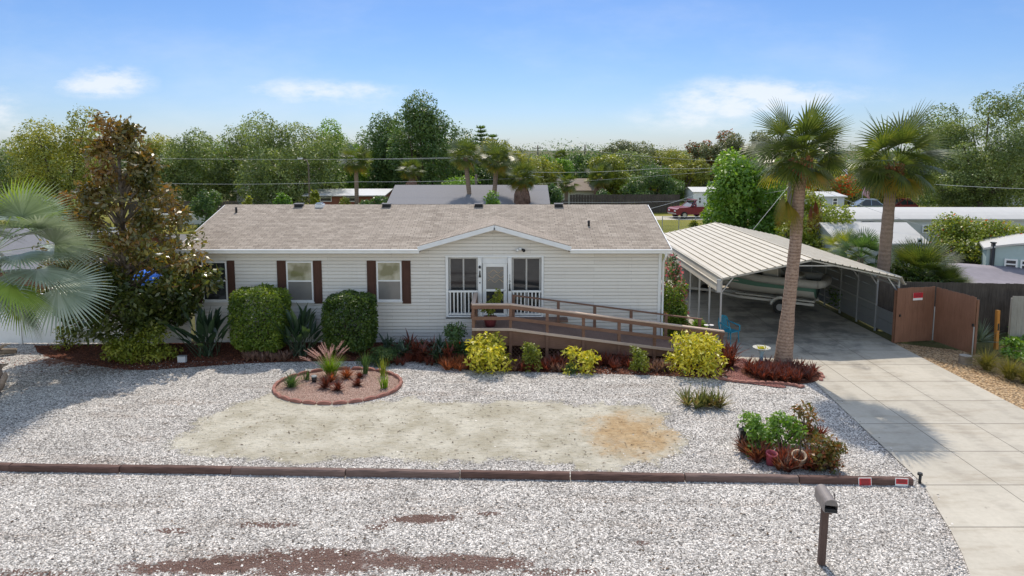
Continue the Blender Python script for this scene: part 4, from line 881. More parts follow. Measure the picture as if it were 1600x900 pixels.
HB().bb(CX0 - .23, CX0 - .10, CY0 - .26, CY0 - .205, CZE - .52, CZE - .06).build('end_cap', 'steel', cp, off=CO)
for i in range(9):
    y = CY0 + i * 1.43
    HB().bb(CX0 - .03, CX0 + .03, y - .03, y + .03, 0.02, CZE - .08).build('post', 'steel', cp, off=CO)
    HB().bb(CX1 - .03, CX1 + .03, y - .03, y + .03, 0.02, CZE - .08).build('post', 'steel', cp, off=CO)
    m = HB(); m.beam((CX0, y, CZE - .09), (CXP, y, CZP - .10), .05, .05); m.beam((CXP, y, CZP - .10), (CX1, y, CZE - .09), .05, .05)
    m.beam((CX0 + .03, y, CZE - .55), (CX0 + .42, y, CZE - .03), .04, .04); m.beam((CX1 - .03, y, CZE - .55), (CX1 - .42, y, CZE - .03), .04, .04); m.beam((CXP - 1.0, y, CZP - .29), (CXP + 1.0, y, CZP - .29), .04, .04)
    m.build('truss', 'steel', cp, off=CO)
m = HB()
for y0, y1, z0, z1 in [(CY0 + 1.43 * i + .035, CY0 + 1.43 * (i + 1) - .035, .12, 2.05) for i in range(1, 8)] + [(CY0 + .04, CY0 + 1.39, .16, 1.02)]:
    k = int((z1 - z0) / .3); 
    for j in range(k):
        za = z0 + (z1 - z0) * j / k; zb = z0 + (z1 - z0) * (j + 1) / k
        m.bb(CX1 - .008, CX1 + .004, y0, y1, za + .012, zb); m.bb(CX1 - .018, CX1 - .009, y0, y1, zb - .03, zb)
m.build('side_panel', 'panel', cp, off=CO)
HB().bb(CX1 - .05, CX1 - .02, CY0, CY1, 2.06, 2.12).build('side_girt', 'steel', cp, off=CO)
HB().bb(CX1 - .05, CX1 - .02, CY0 + 1.43, CY1, 1.05, 1.10).build('side_girt', 'steel', cp, off=CO)
HB().bb(CX0 + 1.2, CX1 - .05, CY1 - .03, CY1, .1, 2.3).build('back_panel', 'panel', cp, off=CO)
# ------------------------------------------------------------------ boat on its trailer
bt = thing('motor_boat', 'green and white motor boat with grey tube parked under the carport', 'boat', (11.1, 29.9, .62), R(-33))
m = MB(); st = 9; sec = []
for i in range(st):
    u = i / (st - 1); x = -2.3 + 4.6 * u; b = .95 * (1 - max(0, (.45 - u) / .45) ** 2.2) ; sh = .78 + .42 * max(0, (.5 - u)) ** 1.3; kz = .0 + .75 * max(0, (.28 - u) / .28) ** 2
    sec.append([(x, 0, kz), (x, b * .62, kz + .22 * (1 - kz)), (x, b * .9, .48 + .25 * max(0, .5 - u)), (x, b, sh)])
vs = []
for s in sec: vs += [(p[0], -p[1], p[2]) for p in s[::-1]] + s[1:]
k = 7; fs = [(i * k + j, i * k + j + 1, (i + 1) * k + j + 1, (i + 1) * k + j) for i in range(st - 1) for j in range(k - 1)] + [tuple((st - 1) * k + j for j in range(k))]
m.mats = ['hull', 'hullw']; m.add(vs, fs)
for i, f in enumerate(m.f): m.m[i] = 1 if all(abs(m.v[q][2]) < .74 and abs(m.v[q][1]) < .86 for q in f) else 0
m.build('hull', None, bt, True)
for s in (-1, 1):
    MB().tube([(-1.9, s * .42, 1.14), (-1.2, s * .82, .98), (0, s * .97, .86), (1.5, s * .97, .82), (2.45, s * .95, .82)], [.10, .15, .17, .18, .17], 12).build('side_tube', 'tubeg', bt, True)
m = MB(); m.bb(-1.7, 2.25, -.82, .82, .62, .66); m.build('cockpit_floor', 'hullw', bt)
m = MB(); m.bb(.1, .75, -.35, .35, .64, 1.25); m.bb(1.2, 1.75, -.45, .45, .64, 1.02); m.build('console', 'hullw', bt, bevel=.05)
m = MB(); m.prism([(.05, 1.25), (.15, 1.25), (.42, 1.68), (.36, 1.7)], -.4, .4, 'XZ'); m.build('windshield', 'carglass', bt)
MB().tube([(2.45, -.95, .82), (2.62, -.6, .82), (2.68, 0, .82), (2.62, .6, .82), (2.45, .95, .82)], .165, 12).build('stern_tube', 'tubeg', bt, True)
tr = thing('boat_trailer', 'pale boat trailer with two wheels under the green motor boat', 'trailer', (11.1, 29.9, 0), R(-33))
m = MB()
for s in (-1, 1): m.beam((-2.0, s * .12, .52), (-.8, s * .6, .5), .08, .1); m.beam((-.8, s * .6, .5), (2.3, s * .6, .5), .08, .1); m.beam((-1.0, s * .35, .60), (2.3, s * .40, .60), .12, .06)
m.beam((-3.4, 0, .5), (-1.9, 0, .52), .09, .1)
for x in (-.8, .6, 2.1): m.beam((x, -.6, .5), (x, .6, .5), .07, .07)
m.beam((-2.0, 0, .5), (-2.0, 0, 1.2), .06, .06, (1, 0, 0)); m.build('frame', 'hullw', tr, bevel=.01)
for s in (-1, 1):
    wt = MB().mat('rubber').tube([(1.0, s * .72, .3), (1.0, s * .90, .3)], .3, 18).mat('chrome').tube([(1.0, s * .90, .3), (1.0, s * .915, .3)], .15, 14); wt.build('wheel', None, tr, bevel=.02)
    m = MB(); m.tube([(1.0 + .4 * math.cos(a), s * .81, .3 + .4 * math.sin(a)) for a in [R(10 + 16 * i) for i in range(11)]], .07, 6); m.build('mudguard', 'hullw', tr, True)

# ------------------------------------------------------------------ palms in front
p0 = G(1223, 572); Yp = p0[1]
sabal('cabbage_palm', 'tall cabbage palm with dead brown fronds rising from red bromeliads beside the driveway', [(p0[0], Yp, 0), D(1232, 480, Yp), D(1243, 380, Yp), D(1249, 290, Yp), D(1251, 256, Yp)], [.30, .205, .19, .185, .23], 1.86, 3, nf=38, nl=22, taper=.34, span=98, dead=2, nseg=4, old=3)
Y2 = 28.0; x2 = D(1380, 400, Y2)[0]
sabal('cabbage_palm', 'cabbage palm with smooth trunk standing behind the right carport wall', [(x2 + .0, Y2, 0), D(1384, 380, Y2), D(1391, 300, Y2), D(1398, 262, Y2)], [.25, .24, .215, .23], 2.32, 11, nf=42, nl=22, taper=.36, span=112, dead=0, boots=True, trunkmat='ptrunk2', nseg=4, old=6, petf=.46)
# bismarck palm on the left edge
bc = Vector(D(-14, 396, 19.6)); keep = rnd; rnd = random.Random(5)
bp_ = thing('silver_palm', 'silver blue fan palm leaning in from the left edge of the yard', 'palm', (bc.x - .9, 19.6, 0))
off = Vector((bc.x - .9, 19.6, 0)); top = bc - off
palm_trunk(bp_, [(0, 0, -.02), (.05, 0, 1.2), (top.x, 0, top.z)], [.42, .34, .3], 'ptrunk2')
for (az, el, pet, r, dr, mt) in ((-4, 40, 1.35, 1.45, .05, 'bismarck_y'), (12, 14, 1.7, 1.45, .07, 'bismarck'), (-25, 8, 1.35, 1.35, .09, 'bismarck'), (2, -24, 2.1, 1.5, .07, 'bismarck'), (-40, -16, 1.9, 1.4, .10, 'bismarck_y'), (-20, -46, 1.7, 1.35, .10, 'bismarck'), (-62, 25, 1.3, 1.3, .08, 'bismarck'),
                              (-80, -5, 1.4, 1.3, .1, 'bismarck'), (40, 5, 1.4, 1.3, .1, 'bismarck'), (65, 45, 1.3, 1.3, .06, 'bismarck'), (20, 68, 1.3, 1.3, .05, 'bismarck_y'), (120, 40, 1.4, 1.3, .06, 'bismarck'), (160, 20, 1.4, 1.3, .08, 'bismarck'), (200, 45, 1.4, 1.3, .06, 'bismarck'), (240, 10, 1.4, 1.3, .08, 'bismarck'), (280, 50, 1.3, 1.3, .06, 'bismarck'), (100, -5, 1.4, 1.3, .08, 'bismarck'), (300, -30, 1.3, 1.2, .1, 'bismarck'), (30, -30, 1.5, 1.2, .1, 'bismarck'), (-12, 30, 1.9, 1.4, .06, 'bismarck'), (-30, 28, 1.5, 1.4, .07, 'bismarck'), (-14, -8, 1.7, 1.4, .08, 'bismarck'), (-55, -30, 1.5, 1.3, .1, 'bismarck'), (8, 55, 1.4, 1.4, .05, 'bismarck'), (-70, 45, 1.2, 1.35, .06, 'bismarck'), (-5, -55, 1.4, 1.2, .1, 'bismarck_y')):
    m = MB(); fan_leaf(m, top, R(az), R(el), pet, r, 44, R(112), dr, .062, cut=.42, nseg=5, roll=rnd.uniform(-.75, .75), arch=.22); m.build('frond', mt, bp_)
rnd = keep
# ------------------------------------------------------------------ magnolia
mg = thing('magnolia_tree', 'tall magnolia with rust brown leaves and white blossoms left of the house', 'tree', (-13.35, 23.3, 0))
rng = np.random.default_rng(21); cl = []
for i in range(165):
    z = 1.3 + 6.5 * rng.random() ** 1.2; u = (z - 1.2) / 7.0; w_ = 3.2 * (1 - u) ** .95 * rng.uniform(.7, 1.12) * (.55 + .45 * min(1, u * 5)) + .25
    a = rng.random() * 6.283; r = w_ * (.45 + .55 * rng.random()); s = .24 + .26 * rng.random()
    cl.append([r * math.cos(a) + .0, r * math.sin(a) * .85, z, s, s, s * .85])
for q in ((-.55, 0, 7.95, .3, .3, .42), (.42, 0, 7.75, .28, .28, .40), (.1, 0, 7.2, .4, .4, .5), (1.0, .1, 6.6, .35, .3, .35), (-.5, .1, 7.1, .4, .35, .45), (2.5, -.2, 3.3, .5, .4, .4), (2.9, -.2, 2.6, .55, .5, .45), (2.3, -.3, 2.0, .5, .5, .5), (-1.2, 0, 7.2, .22, .2, .2), (-2.3, 0, 4.3, .45, .35, .35), (-2.7, -.1, 3.5, .5, .4, .4), (2.0, 0, 4.7, .45, .35, .4), (-1.75, 0, 5.3, .4, .35, .35), (1.65, 0, 5.6, .4, .35, .35), (2.6, -.2, 4.0, .4, .35, .35), (-2.5, -.2, 2.6, .5, .4, .4), (-2.2, -.2, 1.7, .5, .4, .35)): cl.append(list(q))
for i in range(44):
    z = .95 + 2.2 * rng.random(); a = rng.random() * 6.283; r = 2.3 * (.35 + .65 * rng.random()); s = .3 + .25 * rng.random(); cl.append([r * math.cos(a), r * math.sin(a) * .8 - .1, z, s, s, s * .85])
def pix(x, y, z):
    dz_ = z - CAMH; fw = y * math.cos(PITCH) - dz_ * math.sin(PITCH); up_ = y * math.sin(PITCH) + dz_ * math.cos(PITCH); return 800 + FPX * x / fw, CYP - FPX * up_ / fw
cl = [c for c in cl if not (abs(pix(c[0] - 13.35, c[1] + 23.3, c[2])[0] - 238) < 21 and abs(pix(c[0] - 13.35, c[1] + 23.3, c[2])[1] - 428) < 13)]   # a gap through which the tarpaulin shows
m = MB(); m.tube([(0, 0, -.05), (.05, 0, 1.5), (-.05, .02, 4), (.0, 0, 7.4)], [.2, .16, .1, .03], 10)
for i in range(0, len(cl), 2):
    c = cl[i]; z0 = max(.9, c[2] - 1.1); m.tube([(0, 0, z0), (c[0] * .5, c[1] * .5, z0 + .75), (c[0], c[1], c[2])], [.05, .032, .01], 5)
m.build('trunk', 'palebark', mg, True)
lo = [c for c in cl if c[2] < 3.0]; mid_ = [c for c in cl if 2.6 <= c[2] < 5.2]; hi = [c for c in cl if c[2] >= 4.6]
V, F = cloud(rng, hi, 4700, .20, .46, .25, .3); npmesh('crown', V, F, 'magnolia', mg)
V, F = cloud(rng, mid_, 6000, .20, .46, .25, .3); npmesh('middle_crown', V, F, 'mag_mid', mg)
V, F = cloud(rng, lo, 10500, .20, .46, .25, .3); V[:, 2] = np.maximum(V[:, 2], .5); npmesh('lower_crown', V, F, 'mag_green', mg)
for i in range(22):
    c = cl[int(rng.integers(len(cl)))]; m = MB(); p = Vector(c[:3]) + Vector((rng.normal() * .2, -abs(c[4]) * .95, rng.normal() * .2))
    for k in range(7): m.strap(p, k * .9, R(35), R(-5), .13, .09, 2, .3)
    m.build('blossom', 'flower_w', mg)

# ------------------------------------------------------------------ landscape timbers along the street
y_of = lambda x: 14.42 + (x + 11.3) * (13.78 - 14.42) / 19.9
edges = [-2, 174, 352, 535, 717, 893, 1075, 1256, 1437]
where = ['at the left edge of the photo', 'second from the left end of the row', 'third from the left, with a reddish worn end', 'below the left half of the sand patch', 'below the middle of the sand patch', 'below the tan end of the sand patch', 'in front of the potted flower patch', 'carrying the two red signs at the driveway']
xs = [G(px, 738 + px * .013, .13)[0] for px in edges]; xs = [xs[0] - 2.4] + xs
for i in range(9):
    a, b = xs[i] + .012, xs[i + 1] - .012; cx = (a + b) / 2; L = b - a; q = random.Random(i)
    m = MB(); nseg = 12; h = .145; wd = .15; vs = []
    for k in range(nseg + 1):
        x = -L / 2 + L * k / nseg; j = lambda s: q.uniform(-s, s)
        vs += [(x, -wd / 2 + j(.005), 0), (x, -wd / 2 + j(.006), h - .022 + j(.006)), (x, -wd / 2 + .022, h + j(.006)), (x, wd / 2 - .022, h + j(.006)), (x, wd / 2 + j(.006), h - .022 + j(.006)), (x, wd / 2, 0)]
    fs = [(k * 6 + j, k * 6 + j + 1, (k + 1) * 6 + j + 1, (k + 1) * 6 + j) for k in range(nseg) for j in range(5)] + [(5, 4, 3, 2, 1, 0), tuple(nseg * 6 + j for j in range(6))]
    m.add(vs, fs); o = m.build('landscape_timber', 'timber2' if i in (3, 4, 7) else 'timber'); o.location = (cx, y_of(cx) + q.uniform(-.012, .012), -.005); o.rotation_euler = (q.uniform(-.03, .03), q.uniform(-.004, .004), -.032 + q.uniform(-.006, .006))
    tag(o, 'dark brown landscape timber ' + (where[i - 1] if i else 'running out of the photo on the far left'), 'timber', 'landscape timbers edging the yard')
tk = thing('timber_stake', 'short black stake at the driveway end of the landscape timbers', 'stake', (8.66, 13.80, 0)); MB().tube([(0, 0, 0), (.01, 0, .2)], [.03, .028], 8).build('shaft', 'black', tk, True); MB().lathe([(0, .19), (.055, .19), (.05, .235), (0, .24)], 8).build('head', 'black', tk)
for i, (px, w_, lab) in enumerate(((1348, .27, 'red and white framed sign lying flat against the last timber, left one'), (1404, .27, 'red warning sign with white lower band on the timber end by the driveway'))):
    x, y, _ = D(px, 750, y_of(7.5)); y = y_of(x) - .092; s = thing('warning_sign', lab, 'sign', (x, y, .075), -.032, 'signs on the landscape timber'); s.rotation_euler = (R(-8), R(2 if i else -1), -.032)
    MB().bb(-w_ / 2, w_ / 2, -.006, .006, -.085, .085).build('plate', 'signwhite', s); MB().bb(-w_ / 2 + .014, w_ / 2 - .014, -.009, -.0065, -.072 if i == 0 else -.035, .072).build('red_field', 'signred', s)
    m = MB(); q = random.Random(i)
    for k in range(5): 
        zz = .05 - k * .025
        if i and zz < -.02: continue
        m.bb(-w_ / 2 + .03 + q.random() * .03, w_ / 2 - .03 - q.random() * .03, -.0115, -.0095, zz - .006, zz + .004)
    m.build('lettering_band', 'black', s)
# mailbox
mx_, my_ = G(1283, 881); mbx = thing('mailbox', 'brown metal mailbox with open front on a leaning brown post', 'mailbox', (mx_, my_, 0), R(12)); mbx.rotation_euler = (R(-2), R(1.5), R(-9))
MB().bb(-.055, .055, -.055, .055, -.05, .98).build('post', 'post_d', mbx, bevel=.006)
MB().bb(-.05, .05, -.2, .2, .90, .975).build('bracket', 'post_d', mbx, bevel=.004, loc=(0, .0, .08))
arch = [(-.105, 0), (.105, 0), (.105, .13)] + [(.105 * math.cos(a), .13 + .10 * math.sin(a)) for a in [R(15 * k) for k in range(1, 12)]] + [(-.105, .13)]
m = MB(); n = len(arch); y0, y1 = -.30, .28
vs = [(x, y0, 1.06 + z) for x, z in arch] + [(x, y1, 1.06 + z) for x, z in arch] + [(x * .93, y0, 1.06 + .005 + z * .95) for x, z in arch] + [(x * .93, y1 - .02, 1.065 + z * .95) for x, z in arch]
fs = [(i, (i + 1) % n, n + (i + 1) % n, n + i) for i in range(n)] + [tuple(range(n, 2 * n))] + [(2 * n + (i + 1) % n, 2 * n + i, 3 * n + i, 3 * n + (i + 1) % n) for i in range(n)] + [tuple(range(3 * n, 4 * n))[::-1]] + [((i + 1) % n, i, 2 * n + i, 2 * n + (i + 1) % n) for i in range(n)]
m.add(vs, fs); m.build('box', 'mailbox', mbx)
m = MB(); m.prism([(x * .95, 1.06 + z) for x, z in arch if z > .055], y0 - .012, y0 - .002, 'XZ'); m.build('door', 'mailbox', mbx)
MB().bb(-.09, .09, y0 + .01, y0 + .03, 1.07, 1.12).build('dark_opening', 'dark', mbx)
m = MB(); m.bb(.107, .113, -.12, -.08, 1.12, 1.30); m.bb(.107, .113, -.12, -.02, 1.25, 1.30); m.build('flag', 'mailbox', mbx)

# ------------------------------------------------------------------ round island bed
ICX, ICY, IRX, IRY = -5.20, 19.78, 1.86, 1.50
sheet('island_bed', [(ICX + IRX * math.cos(a), ICY + IRY * math.sin(a)) for a in [i * math.pi / 24 for i in range(48)]], .012, 'pinkstone')
def edging_proto():
    m = MB(); prof = [(-.19, 0), (.19, 0), (.19, .055), (.14, .085), (.06, .10), (-.06, .10), (-.14, .085), (-.19, .055)]
    m.prism(prof, -.045, .045, 'XZ'); return m.build('edging_brick', 'edging', bevel=.012)
ep = edging_proto(); ne = 27
for i in range(ne):
    o = ep if i == 0 else ep.copy()
    if i: C.objects.link(o)
    a = 2 * math.pi * i / ne + .05; tx, ty = -IRX * math.sin(a), IRY * math.cos(a)
    o.location = (ICX + IRX * math.cos(a), ICY + IRY * math.sin(a), .0); o.rotation_euler = (rnd.uniform(-.08, .08), 0, math.atan2(ty, tx) + rnd.uniform(-.05, .05))
    tag(o, 'scalloped reddish edging brick in the ring around the round gravel bed', 'edging brick', 'edging bricks around the round bed')
def grass_tuft(name, label, cat, px, py, n, L, W, mat, e=(50, 88), seed=1, group=None, plumes=0, curl=60, pos=None, pl=None):
    x, y = pos or G(px, py); t = thing(name, label, cat, (x, y, .01), 0, group); q = random.Random(seed); m = MB()
    for i in range(n):
        el = R(q.uniform(*e)); m.strap((q.gauss(0, .045), q.gauss(0, .045), 0), q.uniform(0, 6.283), el, el - R(q.uniform(.3, 1) * curl), L * q.uniform(.6, 1.1), W, 4, .05)
    m.build('blades', mat, t)
    if plumes:
        m2 = MB()
        for i in range(plumes):
            az = q.uniform(0, 6.283) if i % 4 else q.uniform(2.3, 3.9); el = R(q.uniform(58, 86) if i % 4 else q.uniform(35, 60)); LL = (pl or L * 1.0) * q.uniform(.9, 1.15); d = Vector((math.cos(az) * math.cos(el), math.sin(az) * math.cos(el), math.sin(el))); p = d * LL
            m2.tube([(0, 0, .05), p], [.004, .003], 4); e2 = el - .35; d2 = Vector((math.cos(az) * math.cos(e2), math.sin(az) * math.cos(e2), math.sin(e2)))
            for k in range(46):
                b = p + d2 * (.34 * k / 46); m2.strap(b, q.uniform(0, 6.283), R(q.uniform(0, 60)), R(30), .06 * (1.15 - k / 60), .014, 1, .3)
        m2.build('plumes', 'plume', t)
    return t
grass_tuft('plumed_grass', 'bright green grass with pink feathery plumes in the round bed', 'ornamental grass', 517, 588, 260, .82, .022, 'grassy', seed=2, plumes=30, pl=.74)
grass_tuft('small_grass', 'low dark green tuft at the left rim of the round bed', 'grass', 456, 605, 150, .52, .02, 'shrub', (30, 85), 3)
grass_tuft('small_grass', 'tall thin yellow-green stalks at the right rim of the round bed', 'grass', 600, 607, 42, .48, .024, 'grassy', (72, 89), 4, curl=25)
t = grass_tuft('reed_plant', 'slim upright green reed at the back rim of the round bed', 'grass', 571, 584, 36, .82, .026, 'shrub', (74, 89), 5, curl=20)
t = grass_tuft('reed_plant', 'upright green stalk on the back right rim of the round bed', 'grass', 599, 588, 26, .68, .024, 'yellowgreen', (70, 89), 6, curl=25)
grass_tuft('reed_plant', 'tiny green sprig behind the dark tuft at the left of the round bed', 'grass', 478, 594, 26, .42, .024, 'shrub', (60, 89), 7, curl=25)
for i, (px, py, s, lab) in enumerate(((509, 606, .30, 'dark red bromeliad left of centre in the round bed'), (517, 597, .24, 'rusty bromeliad in front of the plumed grass'), (542, 591, .27, 'rusty orange bromeliad at the back of the round bed'), (528, 611, .25, 'rusty bromeliad nearest the front of the round bed'), (562, 591, .15, 'small red bromeliad behind another on the right of the round bed'), (559, 603, .19, 'small dark red bromeliad on the right of the round bed'))):
    x, y = G(px, py); t = thing('bromeliad', lab, 'bromeliad', (x, y, .012), rnd.uniform(0, 6), 'bromeliads in the round bed'); rosette(None, 64, s * 1.45, .045, (10, 85), i + 20).build('leaves', 'brom_o' if i in (1, 2) else 'brom', t)
x, y = G(491, 597); t = thing('garden_lantern', 'small black solar lamp with pale cap in the round bed', 'lamp', (x, y, .01)); MB().lathe([(.0, 0), (.07, 0), (.08, .14), (.05, .16), (0, .16)], 10).build('body', 'black', t, True); MB().lathe([(0, .165), (.10, .165), (.07, .2), (0, .21)], 10).build('cap', 'whitestone', t, True)

# agave clump on the shell
x, y = G(1097, 634); t = thing('agave_clump', 'spiky green and bronze agave clump alone on the white shell', 'agave', (x, y, 0)); m = MB(); q = random.Random(9)
for k in range(13):
    bx, by = q.uniform(-.42, .42), q.uniform(-.25, .25)
    for i in range(17):
        e = R(q.uniform(25, 85)); m.strap((bx, by, 0), q.uniform(0, 6.28), e, e - R(q.uniform(0, 25)), q.uniform(.36, .66), .055, 3, .03)
m.build('leaves', 'agave', t)

# ------------------------------------------------------------------ bed in front of the house
def hedge(name, label, px0, px1, ptop, pbot, Yf, mat, seed, dep=1.5):
    rng = np.random.default_rng(seed); xa = D(px0, 500, Yf)[0]; xb = D(px1, 500, Yf)[0]; zt = D(400, ptop, Yf + .2)[2]; cx = (xa + xb) / 2; hw = (xb - xa) / 2; yc = Yf + dep / 2
    t = thing(name, label, 'hedge', (cx, yc, 0)); n = 15000
    p = rng.uniform(-1, 1, (n, 3)); k = 4.2; s = (np.abs(p) ** k).sum(1) ** (1 / k); d = p / s[:, None]; sh = (.80 + .24 * rng.random(n) ** .6)[:, None]
    zb = .22; P = d * sh * np.array([hw, dep / 2, (zt - zb) / 2]) ; P[:, 2] += (zt + zb) / 2
    P += .05 * np.sin(P[:, [1, 2, 0]] * 7 + seed)
    nn = d ** 3; nn /= np.linalg.norm(nn, axis=1, keepdims=True); N = nn * .8 + rng.normal(size=(n, 3)) * .6 + np.array([0, 0, .4]); A = np.cross(N, rng.normal(size=(n, 3))) + nn * .5
    L = .085 * (.6 + .8 * rng.random(n)); V, F = leaf_quads(P, A, N, L, L * .6); npmesh('foliage', V, F, mat, t)
    m = MB()
    for i in range(6): m.tube([(rng.normal() * .12, rng.normal() * .12, 0), (rng.normal() * .3, rng.normal() * .2, .6), (rng.normal() * .4, rng.normal() * .3, 1.4)], [.04, .03, .01], 6)
    m.build('stems', 'bark', t)
hedge('clipped_hedge', 'tall clipped boxy hedge beside the left shutters, lighter green', 354, 437, 456, 548, 22.3, 'hedge', 1)
hedge('clipped_hedge', 'clipped boxy hedge between the middle and right windows, darker green', 502, 579, 464, 547, 22.45, 'hedge_d', 2, 1.35)
def paradise(label, px, py, s, seed):
    x, y = G(px, py); t = thing('bird_of_paradise', label, 'plant', (x, y, 0), 0, 'bird of paradise plants'); q = random.Random(seed); m = MB(); ms = MB()
    for i in range(44):
        az = i * 2.39996 + q.uniform(-.3, .3); el = R(q.uniform(38, 88)); L = s * q.uniform(.55, 1.0); d = Vector((math.cos(az) * math.cos(el), math.sin(az) * math.cos(el), math.sin(el)))
        b = Vector((q.gauss(0, .16), q.gauss(0, .14), 0)); e = b + d * L * .62; ms.tube([b, e], [.013, .009], 5); m.strap(e, az, el - .05, el - R(q.uniform(10, 50)), L * .52, .17 * s / 1.2, 4, .04, .35)
    m.build('leaves', 'paradise', t); ms.build('stalks', 'paradise', t)
paradise('dark bird of paradise plant between the magnolia and the lighter hedge', 326, 556, 1.75, 1); paradise('dark bird of paradise plant between the two clipped hedges', 469, 556, 1.75, 2)
shrub('croton', 'largest yellow croton in front of the ramp landing', G(766, 577), 1.75, 1.32, 'croton', 1500, .15, 31, 'croton', 'yellow crotons along the ramp', aspect=.42, k=13)
shrub('croton', 'low loose yellow croton below the middle of the ramp', G(905, 580), 1.35, .78, 'croton', 560, .14, 32, 'croton', 'yellow crotons along the ramp', aspect=.42, k=8)
shrub('croton', 'wide bright yellow croton at the foot of the ramp', G(1086, 580), 2.35, 1.4, 'croton', 2100, .15, 33, 'croton', 'yellow crotons along the ramp', aspect=.42, k=14)
shrub('green_bush', 'green bush between the two left crotons below the ramp', G(830, 578), .85, .98, 'yellowgreen', 1300, .075, 34, 'bush', 'green bushes along the ramp')
shrub('green_bush', 'round green bush below the ramp beside the wide croton', G(1000, 579), .85, .88, 'yellowgreen', 1300, .08, 35, 'bush', 'green bushes along the ramp')
shrub('green_bush', 'pale green succulent-like bush at the foot of the low croton', G(893, 583), .45, .40, 'shrub', 380, .06, 36, 'bush')
shrub('hibiscus_bush', 'tall green hibiscus with a red flower left of the ramp landing', G(712, 562), 1.25, 1.55, 'shrub', 2000, .10, 37, 'bush', extra=('redflower', 5, .13))
shrub('juniper', 'spreading dark green juniper right of the clipped hedges', G(592, 568), 1.7, .62, 'juniper', 3400, .09, 38, 'juniper', aspect=.22, dep=1.1)
shrub('low_shrub', 'yellow-green spreading shrub under the magnolia', G(222, 562), 3.0, 1.25, 'yellowgreen', 4200, .11, 39, 'shrub', dep=1.6, k=16)
shrub('low_shrub', 'small loose bush against the white wall left of the magnolia', G(105, 545), 1.0, .95, 'yellowgreen', 520, .10, 40, 'shrub')
shrub('side_bush', 'tall green bush at the right end of the house behind the ramp', (6.15, 25.0), 1.1, 2.35, 'hedge', 3600, .10, 41, 'bush', k=16, dep=1.6)
shrub('pink_bush', 'pink flowering bush beside the carport eave at the house corner', (6.35, 26.6), 1.3, 3.0, 'shrub', 1800, .11, 42, 'bush', extra=('pink', 420, .12))
shrub('potted_fern', 'bright green fern in an orange pot behind the foot of the ramp', (6.72, 24.2), .8, .6, 'grassy', 700, .12, 43, 'fern', aspect=.3, zb=.42)
# small dark plants against the skirting
for i, (px, py) in enumerate(((622, 556), (640, 553), (655, 558), (672, 556), (688, 560), (700, 570), (606, 552), (664, 566), (682, 569), (648, 563), (630, 562))):
    x, y = G(px, py); t = thing('cordyline', 'small dark cordyline in the mulch along the house skirting', 'cordyline', (x, y, 0), 0, 'dark cordylines along the skirting'); mm = MB(); q = random.Random(60 + i)
    mm.tube([(0, 0, 0), (0, 0, .4)], .014, 5)
    for k in range(34): e = R(q.uniform(10, 88)); mm.strap((q.gauss(0, .08), q.gauss(0, .06), q.uniform(.05, .42)), q.uniform(0, 6.28), e, e - R(35), q.uniform(.34, .55), .07, 3, .05)
    mm.build('leaves', 'brom' if i % 2 else 'paradise', t)
# bromeliads: prototypes copied
protos = {}
for k, (mt, nb, L, W) in dict(red=('brom', 20, .36, .045), orange=('brom_o', 22, .33, .04), tan=('brom_tan', 18, .33, .05)).items():
    for v in range(3):
        t = thing('bromeliad', 'x', 'bromeliad'); rosette(None, nb, L, W, (35, 85), hash((k, v)) % 99 if False else {'red': 1, 'orange': 5, 'tan': 9}[k] + v, curl=35).build('leaves', mt, t); protos[(k, v)] = [t, False]
def brom(kind, x, y, s, label, group, z=.006):
    p = protos[(kind, rnd.randrange(3))]
    if not p[1]: t = p[0]; p[1] = True
    else: t = copy_tree(p[0])
    t.location = (x, y, z); t.rotation_euler = (rnd.uniform(-.15, .15), rnd.uniform(-.15, .15), rnd.uniform(0, 6.28)); s = s * rnd.uniform(.85, 1.15); t.scale = (s, s, s); tag(t, label, 'bromeliad', group)
def patch(kind, px0, px1, py0, py1, n, s, label, group):
    n = int(n * 1.4); s *= 1.22
    for i in range(n):
        px = px0 + (px1 - px0) * (i + rnd.random()) / n; x, y = G(px, rnd.uniform(py0, py1)); brom(kind, x, y, s, label, group)
patch('orange', 690, 738, 570, 580, 14, .95, 'orange bromeliad in the clump at the foot of the ramp landing', 'orange bromeliads by the landing')
patch('tan', 792, 812, 572, 580, 5, .95, 'faded bromeliad right of the largest croton', 'faded bromeliads right of the largest croton')
patch('red', 852, 882, 570, 580, 7, 1.05, 'red bromeliad between the green bush and the low croton', 'red bromeliads under the ramp middle')
patch('tan', 862, 886, 578, 583, 4, .8, 'small faded bromeliad at the gravel edge left of the low croton', 'faded bromeliads by the low croton')
patch('red', 928, 984, 566, 580, 13, 1.0, 'red bromeliad in the row right of the low croton', 'red bromeliads along the ramp')
patch('tan', 1018, 1045, 574, 583, 7, 1.05, 'pale faded bromeliad left of the wide croton', 'faded bromeliads by the wide croton')
patch('red', 1128, 1146, 560, 575, 6, 1.35, 'dark red bromeliad at the end of the ramp bed', 'dark red bromeliads at the ramp end')
patch('red', 596, 690, 562, 571, 16, .8, 'small dark red bromeliad in the mulch left of the landing', 'bromeliads left of the landing')
patch('red', 806, 850, 574, 581, 8, .9, 'red bromeliad at the foot of the first green bush', 'red bromeliads by the first green bush')
patch('tan', 382, 452, 560, 566, 13, .85, 'faded reddish bromeliad below the clipped hedges', 'bromeliads below the hedges')
